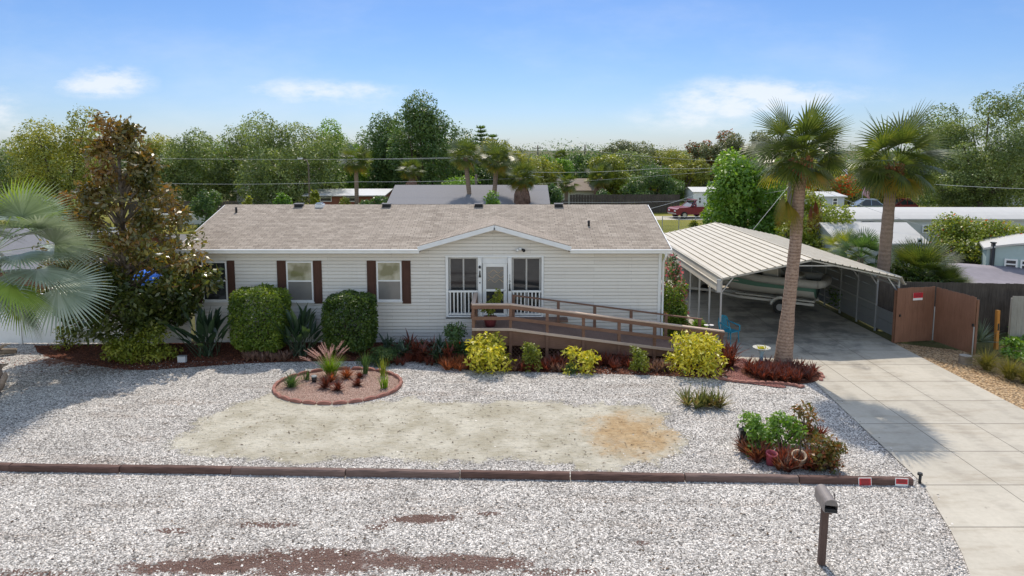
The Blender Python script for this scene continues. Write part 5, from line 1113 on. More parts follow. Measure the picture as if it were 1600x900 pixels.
# ring round the palm
RCX, RCY = G(1219, 585); sheet('palm_bed', [(RCX + 1.2 * math.cos(a), RCY + .95 * math.sin(a)) for a in [i * math.pi / 16 for i in range(32)]], .030, 'mulch')
for i in range(58):
    a = i * 2.39996; r = math.sqrt((i + .5) / 58); x, y = RCX + 1.08 * r * math.cos(a), RCY + .82 * r * math.sin(a)
    if (x - p0[0]) ** 2 + (y - p0[1]) ** 2 < .14: continue
    brom('red', x, y, 1.15, 'red bromeliad in the round bed at the foot of the palm', 'red bromeliads around the palm', .03)
# red stone strip and its brick edging
sheet('red_stone_strip', smooth_poly(GX((1128, 594), (1150, 562), (1165, 560), (1178, 576), (1190, 596), (1230, 604), (1225, 608), (1170, 600)), 1), .026, 'redstone')
eb = [G(1120 + (1252 - 1120) * u, 592 + 14 * u + 2 * math.sin(u * 6)) for u in [i / 13 for i in range(14)]] + [(RCX + 1.25 * math.cos(R(a)), RCY + 1.0 * math.sin(R(a))) for a in (-35, -18, 0, 18)]
for i, (x, y) in enumerate(eb):
    o = ep.copy(); C.objects.link(o); o.location = (x, y, .01); o.scale = (.55, 1.2, .7); j = min(i, len(eb) - 2); o.rotation_euler = (0, 0, math.atan2(eb[j + 1][1] - eb[j][1], eb[j + 1][0] - eb[j][0]) + rnd.uniform(-.1, .1)); tag(o, 'reddish brick along the edge of the palm bed and red stones', 'edging brick', 'edging bricks by the palm bed')
# bird bath
x, y = G(1189, 572); t = thing('bird_bath', 'white and blue bird bath holding yellow flowers left of the palm trunk', 'bird bath', (x, y, .03))
MB().lathe([(0, 0), (.14, 0), (.13, .05), (.07, .1), (.055, .35), (.09, .46), (.1, .5), (0, .5)], 14).build('pedestal', pm('pale_blue_glaze', (.30, .42, .50), .4, .1), t, True)
MB().lathe([(0, .5), (.1, .5), (.26, .56), (.29, .60), (.26, .605), (.1, .54), (0, .53)], 18).build('bowl', 'whitestone', t, True)
mm = MB(); q = random.Random(3)
for k in range(40): mm.strap((q.gauss(0, .07), q.gauss(0, .06), .55), q.uniform(0, 6.28), R(q.uniform(20, 80)), R(10), .13, .05, 2, .2)
mm.build('flowers', 'croton', t)
# items on the landing and by the carport
t = thing('potted_croton', 'yellow-green croton in a wine red pot on the ramp landing', 'potted plant', (-.75, 23.0, DZ + .004)); MB().lathe([(0, 0), (.17, 0), (.24, .30), (.25, .33), (.22, .33), (.2, .28), (0, .27)], 16).build('pot', 'wine', t, True)
rng = np.random.default_rng(5); V, F = cloud(rng, [[-.05, 0, .62, .25, .22, .2], [.25, 0, 1.0, .16, .16, .16], [.12, 0, .8, .2, .16, .16], [.28, 0, 1.2, .1, .1, .12]], 420, .13, .42, .3); npmesh('foliage', V, F, 'yellowgreen', t); MB().tube([(0, 0, .27), (.1, 0, .7), (.27, 0, 1.2)], [.014, .01, .005], 5).build('stem', 'bark', t)
for i, (x, y, lab) in enumerate(((6.55, 24.15, 'orange clay pot under the bright green fern'), (6.98, 24.2, 'orange trough planter beside the front carport post'))):
    t = thing('clay_pot', lab, 'plant pot', (x, y, .0 if i == 0 else .0)); sx = 1.0 if i == 0 else 1.7
    o = MB().lathe([(0, 0), (.18, 0), (.25, .36), (.27, .40), (.27, .44), (.235, .44), (.21, .38), (0, .36)], 16).build('pot', 'terracotta', t, True); o.scale = (sx, 1, 1)
    if i: mm = MB(); [mm.strap((rnd.uniform(-.2, .3), rnd.gauss(0, .05), .36), rnd.uniform(0, 6.28), R(rnd.uniform(30, 85)), R(10), .22, .06, 3, .1) for k in range(26)]; mm.build('seedlings', 'yellowgreen', t)
t = thing('wire_ornament', 'black and white butterfly ornament hung on the ramp end rail', 'ornament', (6.95, 23.55, .80)); mm = MB()
for s in (-1, 1): mm.mat('signwhite').lathe([(0, -.01), (.085, -.01), (.085, .01), (0, .01)], 10, (s * .09, 0, .06)).mat('black').lathe([(0, -.012), (.05, -.012), (.05, .012), (0, .012)], 8, (s * .07, -.02, -.05))
mm.build('wings', None, t); MB().tube([(0, 0, -.1), (0, 0, .14)], .015, 6).build('body', 'black', t)
ch = thing('garden_chair', 'turquoise plastic armchair by the front left carport post', 'chair', (7.95, 24.35, .02), R(35)); ch.scale = (1.0, 1.0, 1.0)
for sx in (-1, 1):
    for sy in (-1, 1): MB().tube([(sx * .24, sy * .24, 0), (sx * .22, sy * .21, .42)], [.018, .024], 6).build('leg', 'blue', ch)
    MB().tube([(sx * .25, -.24, .42), (sx * .28, -.22, .62), (sx * .28, .05, .66), (sx * .25, .24, .70)], .026, 7).build('arm', 'blue', ch, True)
MB().bb(-.24, .24, -.25, .22, .41, .445).build('seat', 'blue', ch, bevel=.012)
mm = MB(); pts = [(-.27, .22, .45), (-.28, .27, .66), (-.20, .32, .86), (0, .33, .93), (.20, .32, .86), (.28, .27, .66), (.27, .22, .45)]; mm.tube(pts, .026, 7)
for k in range(5): xx = -.16 + .08 * k; mm.beam((xx, .24, .44), (xx, .33, .90), .045, .012, (0, 1, 0))
mm.build('backrest', 'blue', ch)
t = thing('covered_mower', 'pale cover draped over a machine at the back left of the carport', 'covered machine', (8.9, 33.5, .02)); rng = np.random.default_rng(8)
mm = MB(); mm.lathe([(.72, .25), (.70, .5), (.62, .9), (.45, 1.12), (.2, 1.2), (0, 1.21)], 20)
mm.v = [(x * 1.25 * (1 + .05 * math.sin(7 * math.atan2(y, x))), y * .8, z) for x, y, z in mm.v]; mm.build('cover', pm('grey_cover_cloth', (.40, .38, .35), .8, .15, 4, bump=.5, bscale=6), t, True)
for sx in (-1, 1):
    for sy in (-1, 1): MB().tube([(sx * .55, sy * .42, .2), (sx * .55, sy * .54, .2)], .2, 14).build('wheel', 'rubber', t)
# ------------------------------------------------------------------ flower patch by the timber
fx, fy = G(1224, 726)
def at_(px, py): return G(px, py)
shrub('leafy_plant', 'bright green leafy plant on the left of the potted flower patch', at_(1186, 708), 1.05, 1.12, 'bright', 1000, .10, 51, 'plant', 'plants in the flower patch'); shrub('leafy_plant', 'bright green leafy plant in the middle of the flower patch', at_(1221, 702), 1.1, 1.0, 'bright', 1000, .10, 52, 'plant', 'plants in the flower patch')
shrub('croton', 'yellow and orange croton at the back of the flower patch', at_(1254, 694), .85, 1.05, 'croton_o', 460, .13, 53, 'croton', 'plants in the flower patch', aspect=.35, k=6); shrub('croton', 'orange red flowering croton at the right end of the flower patch', at_(1286, 732), .9, .95, 'croton_o', 950, .09, 54, 'croton', 'plants in the flower patch')
for i in range(46):
    px, py = (rnd.uniform(1160, 1196), rnd.uniform(702, 724)) if i < 16 else ((rnd.uniform(1212, 1300), rnd.uniform(722, 738)))
    x, y = G(px, py); brom(('tan', 'red', 'orange')[i % 3], x, y, 1.3, 'reddish bromeliad among the pots of the flower patch by the timber', 'bromeliads in the flower patch')
for i in range(4): x, y = G(1262 + i * 6, 682 + i * 2); brom('red', x, y, 1.2, 'dark spiky bromeliad at the back right of the flower patch', 'dark bromeliads behind the flower patch')
x, y = G(1203, 726); t = thing('flower_pot', 'faded red pot tilted in the flower patch', 'plant pot', (x, y, 0)); t.rotation_euler = (R(8), R(4), 0); mm = MB(); mm.lathe([(0, 0), (.085, 0), (.12, .24), (.135, .27), (.135, .30), (.117, .30), (.10, .22), (0, .05)], 18).build('pot', 'pinkpot', t, True)
x, y = G(1247, 728); t = thing('clay_urn', 'broken tan clay urn tilted among the bromeliads of the flower patch', 'urn', (x, y, .04)); t.rotation_euler = (R(24), R(-8), 0); MB().lathe([(0, 0), (.08, 0), (.14, .10), (.155, .20), (.14, .27), (.165, .30), (.14, .30), (.115, .26), (.12, .16), (0, .05)], 18).build('urn_body', 'tanpot', t, True); mm = MB(); mm.tube([(.0, 0, .1), (.02, .02, .5), (.0, .03, .8), (.06, .05, 1.0)], [.018, .015, .01, .004], 6); mm.build('stalk', 'bark', t)
x, y = G(1160, 703); t = thing('garden_lantern', 'black metal lantern frame at the left end of the flower patch', 'lantern', (x, y, 0)); mm = MB()
for sx in (-1, 1):
    for sy in (-1, 1): mm.bb(sx * .07 - .008, sx * .07 + .008, sy * .07 - .008, sy * .07 + .008, .0, .5)
mm.bb(-.085, .085, -.085, .085, .01, .03); mm.bb(-.09, .09, -.09, .09, .49, .515); mm.build('frame', 'black', t); MB().bb(-.055, .055, -.055, .055, .12, .46).build('glass_box', 'glass', t); MB().lathe([(0, .515), (.06, .515), (.02, .58), (0, .58)], 8).build('top', 'black', t)
x, y = G(285, 566); t = thing('utility_box', 'small pale grey box on the mulch right of the magnolia', 'box', (x, y, 0)); MB().bb(-.13, .13, -.07, .07, 0, .2).build('body', 'greywall', t, bevel=.012); MB().bb(-.14, .14, -.08, .08, .203, .225).build('lid', 'steel', t, bevel=.006)
# driftwood at the left edge
x, y = G(2, 612); t = thing('driftwood_log', 'twisted grey driftwood stump at the left edge of the shell yard', 'driftwood', (x - .12, y, 0)); mm = MB()
for pts, r in (([(-.3, 0, 0), (-.1, .02, .35), (.1, .0, .55), (.05, 0, .9)], [.2, .16, .1, .05]), ([(-.1, 0, .05), (.15, -.05, .2), (.35, -.1, .5), (.36, -.1, .62)], [.14, .11, .07, .03]), ([(-.1, 0, .4), (.1, .1, .75), (.3, .1, .8)], [.1, .07, .03]), ([(-.3, .0, .3), (-.2, 0, .9), (.0, .05, 1.15), (.18, .05, 1.2)], [.16, .13, .08, .04]), ([(-.2, -.1, .02), (.1, -.3, .06), (.3, -.4, .03)], [.12, .09, .03])): mm.tube(pts, r, 9)
mm.build('wood', 'drift', t, True)
x, y = G(8, 556); t = thing('dark_log', 'dark weathered log lying in front of the white wall on the left', 'log', (x - .2, y, .1), R(20)); mm = MB(); mm.tube([(-.8, 0, .0), (-.2, .05, .05), (.5, 0, .03)], [.14, .13, .09], 9).build('wood', 'stump', t, True); MB().tube([(-.1, 0, .08), (.2, -.2, .3), (.4, -.22, .34)], [.07, .05, .02], 7).build('branch_stub', 'stump', t)

# ------------------------------------------------------------------ fences, gate and right border
fw = thing('boundary_wall', 'white panel wall between the left neighbour and the magnolia', 'wall', (-15.5, 24.2, 0)); xa, xb = -22.0, -11.6
mm = MB()
for k in range(5): x0 = xa + (xb - xa) * k / 5 + 15.5; x1 = xa + (xb - xa) * (k + 1) / 5 + 15.5; MB().bb(x0 + .065, x1 - .065, -.02, .02, .03, 1.78).build('panel', 'white', fw); MB().bb(x0 - .06, x0 + .06, -.06, .06, 0, 1.88).build('post', 'white', fw, bevel=.01)
MB().bb(xa + 15.5, xb + 15.5, -.045, .045, 1.783, 1.85).build('cap_rail', 'white', fw, bevel=.01)
ga, gb, gc = Vector(G(1397, 537) + (0,)), Vector(G(1455, 533) + (0,)), Vector(G(1519, 555) + (0,))
def panel(name, label, a, b, h, pm_, n, caps=True, cat='gate', postm=None):
    L = (b - a).length; t = thing(name, label, cat, a, math.atan2(b.y - a.y, b.x - a.x)); mm = MB(); q = random.Random(int(a.x * 10))
    for k in range(n): x0 = L * k / n; x1 = L * (k + 1) / n; mm.bb(x0 + .0015, x1 - .0015, -.012 + q.uniform(-.003, .003), .010, .04, h + q.uniform(-.012, .012))
    mm.build('boards', pm_, t)
    for z in (.35, h - .3): MB().bb(.02, L - .02, .012, .05, z - .05, z + .05).build('rail', postm or pm_, t)
    for x in (.05, L - .05): MB().bb(x - .045, x + .045, .052, .14, 0, h - .1).build('post', postm or pm_, t)
    return t
hg = 2.05
g1 = panel('board_gate', 'brown board gate with a small red sign beside the carport post', ga, gb, hg, 'gate', 14); g2 = panel('board_gate', 'open brown board gate leaf angled towards the pebble strip', gb + Vector((.05, -.03, 0)), gc, hg - .02, 'gate', 17)
MB().bb(.12, .17, -.05, -.014, 1.0, 1.08).build('latch', 'black', g1); MB().bb((gc - gb).length - .10, (gc - gb).length - .04, -.05, -.014, 1.0, 1.1).build('latch', 'black', g2); MB().tube([((gc - gb).length - .02, -.03, .0), ((gc - gb).length - .02, -.03, 1.0)], .02, 8).build('drop_rod', 'steel', g2)
MB().tube([(.0, -.03, .05), (.0, -.03, 1.3)], .02, 8).build('drop_rod', 'steel', g2)
dv = (gb - ga).normalized(); t = thing('warning_sign', 'small red sign with a white lower band on the brown gate', 'sign', ga + dv * .85 + Vector((.006, -.035, 1.72)), math.atan2(dv.y, dv.x)); MB().bb(-.20, .20, -.004, .004, -.14, .14).build('plate', 'signwhite', t); MB().bb(-.20, .20, -.008, -.0045, -.055, .14).build('red_field', 'signred', t)
mm = MB(); [mm.bb(-.16 + .02 * k, .15 - .015 * k, -.0105, -.0085, .09 - .05 * k, .105 - .045 * k) for k in range(3)]; mm.build('lettering_band', 'wine', t)
fa, fb = Vector((14.2, 26.0, 0)), Vector((20.2, 25.4, 0)); panel('board_fence', 'tall dark weathered board fence behind the brown gate', fa, fb, 1.95, 'fence_old', 42, cat='fence')
panel('board_fence', 'short grey board fence panel at the right edge of the photo', Vector((18.15, 24.3, 0)), Vector((20.3, 23.8, 0)), 1.75, 'fence_grey', 12, cat='fence')
x, y = G(1556, 546); t = thing('wood_post', 'upright orange cedar post beside the yucca at the right', 'post', (x, y, 0)); mm = MB(); mm.bb(-.055, .055, -.055, .055, 0, 1.42).build('shaft', 'orangepost', t, bevel=.008); MB().bb(-.03, .03, -.062, -.056, .7, .95).build('knot_strip', 'black', t); t.rotation_euler = (0, R(-2), R(8))
x, y = G(1508, 568); t = thing('tree_stump', 'short round wooden stump at the edge of the pebble strip', 'stump', (x, y, 0)); MB().lathe([(.21, 0), (.20, .02), (.195, .26), (.185, .275), (0, .275)], 16).build('stump_body', 'stump', t); MB().lathe([(.18, .278), (.12, .281), (0, .282)], 16).build('cut_face', 'fence_grey', t)
for i, (px, py, lab) in enumerate(((1542, 578, 'tan fountain grass nearest the stump'), (1578, 592, 'largest tan fountain grass below the orange post'), (1604, 600, 'fountain grass cut off by the right edge of the photo'))):
    grass_tuft('fountain_grass', lab, 'ornamental grass', px, py, 380, .85, .016, 'fgrass', (30, 88), 70 + i, 'fountain grasses at the right', curl=75)
x, y = G(1530, 545); t = thing('yucca_plant', 'grey green yucca with stiff blades behind the fountain grass', 'yucca', (x, y, 0)); q = random.Random(4); mm = MB()
for k in range(60): e = R(q.uniform(5, 88)); mm.strap((0, 0, .25), q.uniform(0, 6.28), e, e - R(8), q.uniform(.7, 1.0), .05, 3, .02)
mm.build('leaves', 'yucca', t)
for i, (px, py, lab) in enumerate(((1580, 540, 'bright green low plant right of the orange post'), (1598, 525, 'bright green low plant at the foot of the grey fence panel'), (1590, 562, 'low green plant above the largest fountain grass'))): shrub('ground_plant', lab, G(px, py), 1.2, .4, 'bright', 420, .13, 80 + i, 'plant', 'low green plants at the right border', k=8)
for (t, used) in protos.values():
    if not used:
        for c in list(t.children): bpy.data.objects.remove(c)
        bpy.data.objects.remove(t)
# ------------------------------------------------------------------ neighbours on the right
def at3(px, py, Y): return Vector(D(px, py, Y))
def hut(name, label, x0, x1, y0, y1, zw, zr, wallm, roofm, axis='x', over=.3, wins=(), curved=0.0, cat='house', group=None, flat=False):
    """gabled building; ridge along x or y"""
    c = Vector(((x0 + x1) / 2, y0, 0)); t = thing(name, label, cat, c, 0, group); hx = (x1 - x0) / 2; L = y1 - y0
    m = MB()
    if axis == 'x': m.prism([(0, 0), (L, 0), (L, zw), (L / 2, zr - .08), (0, zw)], -hx, hx, 'YZ')
    else: m.prism([(-hx, 0), (hx, 0), (hx, zw), (0, zr - .08), (-hx, zw)], 0, L, 'XZ')
    m.build('wall', wallm, t)
    m = MB()
    def arc(a, b, n=10):
        mid = (a + b) / 2; return [(a + (b - a) * i / n, zw - .03 + (zr - zw) * (1 - abs((a + (b - a) * i / n - mid) / ((b - a) / 2)) ** (2.2 if curved else 1))) for i in range(n + 1)]
    if axis == 'x': pr = arc(-over, L + over); m.prism(pr + [(a, z - .09) for a, z in pr[::-1]], -hx - over, hx + over, 'YZ')
    else: pr = arc(-hx - over, hx + over); m.prism(pr + [(a, z - .09) for a, z in pr[::-1]], -over, L + over, 'XZ')
    m.build('roof', roofm, t)
    for (wx0, wx1, wz0, wz1) in wins:
        wn = thing('window', None, None); wn.parent = t; wn.location = ((wx0 + wx1) / 2 - c.x, -.001, wz0); hw = (wx1 - wx0) / 2; hh = wz1 - wz0
        f = MB(); f.bb(-hw, hw, -.05, -.004, 0, .07); f.bb(-hw, hw, -.05, -.004, hh - .07, hh); f.bb(-hw, -hw + .07, -.05, -.004, .071, hh - .071); f.bb(hw - .07, hw, -.05, -.004, .071, hh - .071); f.bb(-hw + .07, hw - .07, -.045, -.004, hh / 2 - .03, hh / 2 + .03); f.build('frame', 'white', wn)
        MB().bb(-hw + .06, hw - .06, -.03, -.01, .06, hh - .06).build('pane', 'glass', wn)
    return t
def wq(px0, px1, py0, py1, Y): a = at3(px0, py1, Y); b = at3(px1, py0, Y); return (a.x, b.x, a.z, b.z)
# long mobile home
Y = 40.0; a = at3(1352, 345, Y); hut('mobile_home', 'long pale mobile home with a white rounded roof behind the right palm', a.x - 2.0, a.x + 21, Y, Y + 4.2, 2.95, 3.42, 'mhwall', 'whiteroof', 'x', .15, (wq(1440, 1452, 351, 364, Y), wq(1500, 1518, 353, 368, Y)), .5)
# its low front addition with clerestory windows
Y = 41.0; hut('mobile_home', 'end of a pale mobile home with dark ribbon windows left of the right palm', at3(1292, 340, Y).x, at3(1348, 340, Y).x, Y - 1.6, Y + 2.2, 2.55, 2.95, 'mhwall', 'whiteroof', 'x', .12, (wq(1318, 1330, 346, 354, Y - 1.6), wq(1333, 1345, 346, 354, Y - 1.6)), .5)
Y = 35.0; hut('shed', 'white roofed shed in front of the long mobile home', at3(1312, 375, Y).x, at3(1447, 375, Y).x, Y, Y + 4.2, 2.2, 3.05, 'mhwall', 'whiteroof', 'x', .15, (wq(1432, 1441, 372, 386, Y),), cat='shed')
Y = 31.0; a = at3(1541, 400, Y); tl = hut('mobile_home', 'pale teal mobile home with white curved roof at the right edge', a.x, a.x + 5.2, Y, Y + 3.6, 2.55, 2.95, 'teal', 'whiteroof', 'y', .12, (wq(1563, 1581, 402, 418, Y), wq(1583, 1602, 402, 418, Y)), .5)
tl.rotation_euler = (0, 0, R(-30)); tl.location = (a.x + 2.6 * math.cos(R(30)), Y - 2.6 * math.sin(R(30)), 0)
t = thing('corner_pipe', 'dark drain pipe beside the corner of the teal mobile home', 'pipe', (a.x - .1, Y - .15, 0)); MB().tube([(.28, 0, 0), (.28, 0, 2.75)], .09, 8).build('pipe', 'black', t, True); MB().bb(.19, .37, -.1, .1, 2.755, 2.80).build('collar', 'black', t)
# shade cloth canopies
def canopy(label, pts, mat, posts):
    c = pts[0]; t = thing('shade_canopy', label, 'canopy', (c[0], c[1], 0)); n = 10; vs = []
    P = [Vector(p) for p in pts]
    for i in range(n + 1):
        for j in range(n + 1):
            u, v = i / n, j / n; p = P[0].lerp(P[1], u).lerp(P[3].lerp(P[2], u), v); p = p - Vector((0, 0, .30 * math.sin(math.pi * u) * math.sin(math.pi * v) + .04 * math.sin(u * 9 + v * 4))); vs.append(p - Vector((c[0], c[1], 0)))
    m = MB(); m.add(vs, [(i * (n + 1) + j, (i + 1) * (n + 1) + j, (i + 1) * (n + 1) + j + 1, i * (n + 1) + j + 1) for i in range(n) for j in range(n)]); o = m.build('cloth', mat, t, True); so_ = o.modifiers.new('thick', 'SOLIDIFY'); so_.thickness = .012
    for k in posts: p = P[k] - Vector((c[0], c[1], 0)); MB().tube([(p.x, p.y, 0), (p.x, p.y, p.z)], .03, 6).build('post', 'steel', t)
canopy('sagging grey shade cloth stretched in front of the teal mobile home', [at3(1470, 452, 26.6), at3(1700, 448, 26.2), at3(1690, 418, 30.6), at3(1478, 412, 30.4)], 'tarp', (0, 1, 2, 3))
canopy('dark shade sail tied between the shed and the flowering bush', [at3(1415, 398, 32.6), at3(1487, 400, 32.4), at3(1506, 386, 34.3), at3(1405, 387, 34.4)], 'dtarp', (0, 2))
t = thing('low_fence', 'low weathered fence behind the grey shade cloth', 'fence', at3(1486, 420, 33.2) * 1.0); t.location.z = 0; m = MB(); [m.bb(.25 * k, .25 * k + .235, 0, .03, 0, 1.55 + .03 * (k % 3)) for k in range(12)]; m.build('boards', 'fence_old', t); MB().bb(0, 3, .035, .08, 1.2, 1.3).build('rail', 'fence_old', t)
# grey house with white flat roof
Y = 60.0; a, b = at3(1268, 335, Y), at3(1318, 335, Y); hut('mobile_home', 'small grey mobile home with flat white roof between the two palms', a.x, b.x, Y, Y + 5, 2.85, 3.1, 'greywall', 'whiteroof', 'x', .2, (wq(1300, 1309, 309, 321, Y),))
t = thing('fence_panel', 'pale grey fence panel in front of the small grey mobile home', 'fence', at3(1318, 330, 56)); t.location.z = 0; MB().bb(-2.2, 1.6, -.03, .03, .1, 1.7).build('panel', 'greywall', t); [MB().bb(x - .05, x + .05, -.05, .05, 0, 1.8).build('post', 'greywall', t) for x in (-2.26, 1.66)]
# red brick house, flag
Y = 95.0; a = at3(1325, 310, Y); hut('brick_house', 'dark red brick house far behind the flag', a.x, a.x + 9, Y, Y + 8, 2.6, 4.0, 'brick', 'greyroof', 'x', .4, (wq(1333, 1341, 284, 297, Y),))
Y = 66.0; a = at3(1346, 330, Y); t = thing('flag_pole', 'thin pole with a faded pink flag beyond the mobile home', 'flag', (a.x, Y, 0)); zt = at3(1346, 288, Y).z; MB().tube([(0, 0, 0), (0, 0, zt)], .03, 6).build('pole', 'steel', t, True)
vs = []; n = 8
for i in range(n + 1):
    for j in range(5): u = i / n; vs.append((-.02 + .75 * u + .0, .10 * math.sin(u * 7 + j * .5), zt - .05 - .95 * j / 4 - .45 * u))
m = MB(); m.add(vs, [(i * 5 + j, (i + 1) * 5 + j, (i + 1) * 5 + j + 1, i * 5 + j + 1) for i in range(n) for j in range(4)]); m.build('flag', 'flag', t, True).modifiers.new('thick', 'SOLIDIFY').thickness = .01
# ------------------------------------------------------------------ vehicles
def vehicle(name, label, loc, rz, paint, L=4.5, Wd=1.8, kind='suv'):
    t = thing(name, label, 'car' if kind != 'truck' else 'truck', loc, rz, None); h = L / 2
    if kind == 'truck': prof = [(-h, .55), (-h, 1.12), (-h + 2.05, 1.15), (-h + 2.1, 1.12), (h - 1.55, 1.16), (h - .25, 1.08), (h, .95), (h, .50), (h - .1, .38), (-h + .1, .42)]; gl = [(-h + 2.05, 1.13), (-h + 2.22, 1.80), (h - 2.5, 1.84), (h - 1.6, 1.17)]
    else: prof = [(-h, .55), (-h + .05, 1.0), (-h + .3, 1.08), (h - 1.35, 1.02), (h - .3, .85), (h, .68), (h, .42), (h - .15, .28), (-h + .15, .30), (-h, .42)]; gl = [(-h + .18, 1.06), (-h + .75, 1.56), (-h + 1.5, 1.66), (h - 2.2, 1.62), (h - 1.3, 1.02)]
    m = MB(); n = len(prof); hw = Wd / 2
    vs = [];
    for s, in_ in ((-1, .10), (-1, 0), (1, 0), (1, .10)):
        cx = 0; vs += [(x * (1 - in_ * .25), s * (hw - in_ * .9), .72 + (z - .72) * (1 - in_ * .9)) for x, z in prof]
    fs = [(k * n + i, k * n + (i + 1) % n, (k + 1) * n + (i + 1) % n, (k + 1) * n + i) for k in range(3) for i in range(n)] + [tuple(range(n))[::-1], tuple(range(3 * n, 4 * n))]
    m.add(vs, fs); m.build('body', paint, t, bevel=.05)
    def cab(a, b, name, mat):
        m = MB(); k = len(a); lo = min(z for _, z in a); hi = max(z for _, z in a)
        iw = lambda z: hw - .10 - .22 * (z - lo) / (hi - lo)
        vs = [(x, -iw(z) - b, z) for x, z in a] + [(x, iw(z) + b, z) for x, z in a]
        m.add(vs, [tuple(range(k))[::-1], tuple(range(k, 2 * k))] + [(i, (i + 1) % k, k + (i + 1) % k, k + i) for i in range(k)]); return m.build(name, mat, t)
    cab(gl, 0.0, 'windows', 'carglass')
    rf = [p for p in gl if p[1] > 1.5]; m = MB(); x0, x1 = min(p[0] for p in rf), max(p[0] for p in rf); zt = max(p[1] for p in rf)
    m.bb(x0 - .05, x1 + .05, -hw + .30, hw - .30, zt - .05, zt + .03); m.build('roof', paint, t, bevel=.03)
    m = MB()
    for s in (-1, 1):
        lo = gl[0][1]; 
        for (xa, za), (xb, zb) in ((gl[0], gl[1]), (gl[-1], gl[-2]), (((x0 + x1) / 2, lo), ((x0 + x1) / 2, zt)), (gl[1], gl[2]) if kind != 'truck' else (gl[1], gl[2])):
            iw = lambda z: hw - .095 - .22 * (z - lo) / (zt - lo); m.beam((xa, s * iw(za), za), (xb, s * iw(zb), zb), .06, .07, (0, 1, 0))
    m.build('pillars', paint, t)
    if kind == 'truck': m = MB(); m.bb(-h + .1, -h + 2.0, -hw + .12, hw - .12, 1.125, 1.16); m.build('bed', 'black', t)
    for x in (-h + .95, h - .9):
        for s in (-1, 1):
            wl = thing('wheel', None, None); wl.parent = t; wl.location = (x, s * (hw - .11), .35); MB().tube([(0, -.12, 0), (0, .125, 0)], .35, 20).build('tyre', 'rubber', wl, bevel=.02); MB().tube([(0, s * .12, 0), (0, s * .135, 0)], .21, 16).build('rim', 'chrome', wl)
    for s in (-1, 1):
        MB().bb(h - .09, h + .005, s * (hw - .35) - .18, s * (hw - .35) + .18, .72, .86).build('headlight', 'lampclear', t, bevel=.01); MB().bb(-h - .012, -h + .06, s * (hw - .25) - .12, s * (hw - .25) + .12, .80, .98).build('taillight', 'lampred', t, bevel=.01)
        MB().bb(h - 2.0 if kind == 'truck' else h - 1.75, h - 1.85 if kind == 'truck' else h - 1.6, s * (hw + .07) - .07, s * (hw + .07) + .07, 1.15 if kind == 'truck' else 1.02, 1.32 if kind == 'truck' else 1.16).build('mirror', paint, t, bevel=.02)
    for x in (h - .03, -h + .03): MB().bb(x - .06, x + .06, -hw + .12, hw - .12, .45, .58).build('bumper', 'chrome' if kind == 'truck' else 'black', t, bevel=.02)
    return t
x, y, _ = D(1079, 338, 69.0); vehicle('pickup_truck', 'maroon pickup truck on the lawn across the back road', (x, y, .0), R(197), 'carred', 4.3, 1.85, 'truck')
Y = 72.0; zc = max(0, at3(1345, 334.5, Y).z); vehicle('parked_car', 'silver blue car parked beyond the mobile homes', (at3(1345, 334, Y).x, Y, 0), R(172), 'carsilver', 4.2, 1.8)
vehicle('parked_car', 'dark navy car behind the silver blue car', (at3(1330, 330, 79).x, 79, 0), R(178), 'cardark', 4.5, 1.8); vehicle('parked_car', 'dark red car parked right of the palm trunk', (at3(1401, 334, 73).x, 73, 0), R(176), 'carred', 3.6, 1.8)
# ------------------------------------------------------------------ houses behind
Y = 58.0; hut('grey_roof_house', 'long house with dark grey shingle roof directly behind the home', at3(612, 315, Y).x, at3(852, 315, Y).x, Y, Y + 8.4, 2.35, 3.72, 'cream', 'greyroof', 'x', .4, tuple(wq(p, p + 13, 319, 334, Y) for p in (690, 706, 640, 800)))
Y = 71.0; hut('flat_roof_house', 'low house with pale flat roof left of the grey roofed house', at3(488, 310, Y).x, at3(592, 310, Y).x, Y, Y + 8, 2.2, 2.6, 'brick', 'steel', 'x', .8, tuple(wq(p, p + 18, 303, 315, Y) for p in (500, 540)))
Y = 76.0; hut('trailer_home', 'white trailer home behind the maroon pickup', at3(1083, 320, Y).x, at3(1160, 320, Y).x, Y, Y + 4, 2.2, 2.62, 'white', 'whiteroof', 'x', .15, (wq(1091, 1096, 308, 318, Y), wq(1104, 1114, 308, 320, Y)))
Y = 82.0; hut('thatched_hut', 'small hut with ragged brown roof among the trees', at3(878, 310, Y).x, at3(930, 310, Y).x, Y, Y + 5, 2.0, 3.3, 'cream', 'thatch', 'x', .5, cat='hut')
Y = 78.0; hut('white_house', 'pale house half hidden by trees left of the street lamp', at3(370, 310, Y).x, at3(455, 310, Y).x, Y, Y + 6, 2.2, 3.2, 'cream', 'whiteroof', 'x', .3, (wq(418, 426, 306, 316, Y),))
Y = 84.0; hut('white_house', 'pale building glimpsed under the big oak at the far right', at3(1535, 305, Y).x, at3(1610, 305, Y).x, Y, Y + 6, 2.6, 3.3, 'greywall', 'whiteroof', 'x', .3)
Y = 30.0; hut('neighbour_house', 'neighbouring house with grey shingle roof and reddish wall behind the left palm', at3(-140, 420, Y).x, at3(132, 420, Y).x, Y, Y + 8, 1.75, 3.1, 'brick', 'greyroof', 'x', .4, (wq(60, 85, 420, 440, Y),))
def far_fence(label, px0, px1, Y, h, mat='fence_old'):
    a, b = at3(px0, 320, Y), at3(px1, 320, Y); t = thing('board_fence', label, 'fence', (a.x, Y, 0)); L = b.x - a.x; n = int(L / .3); m = MB(); q = random.Random(int(px0)); [m.bb(L * k / n + .01, L * (k + 1) / n - .01, 0, .03, 0, h + q.uniform(-.04, .04)) for k in range(n)]; m.build('boards', mat, t)
    for z in (.4, h - .4): MB().bb(0, L, .035, .09, z - .05, z + .05).build('rail', mat, t)
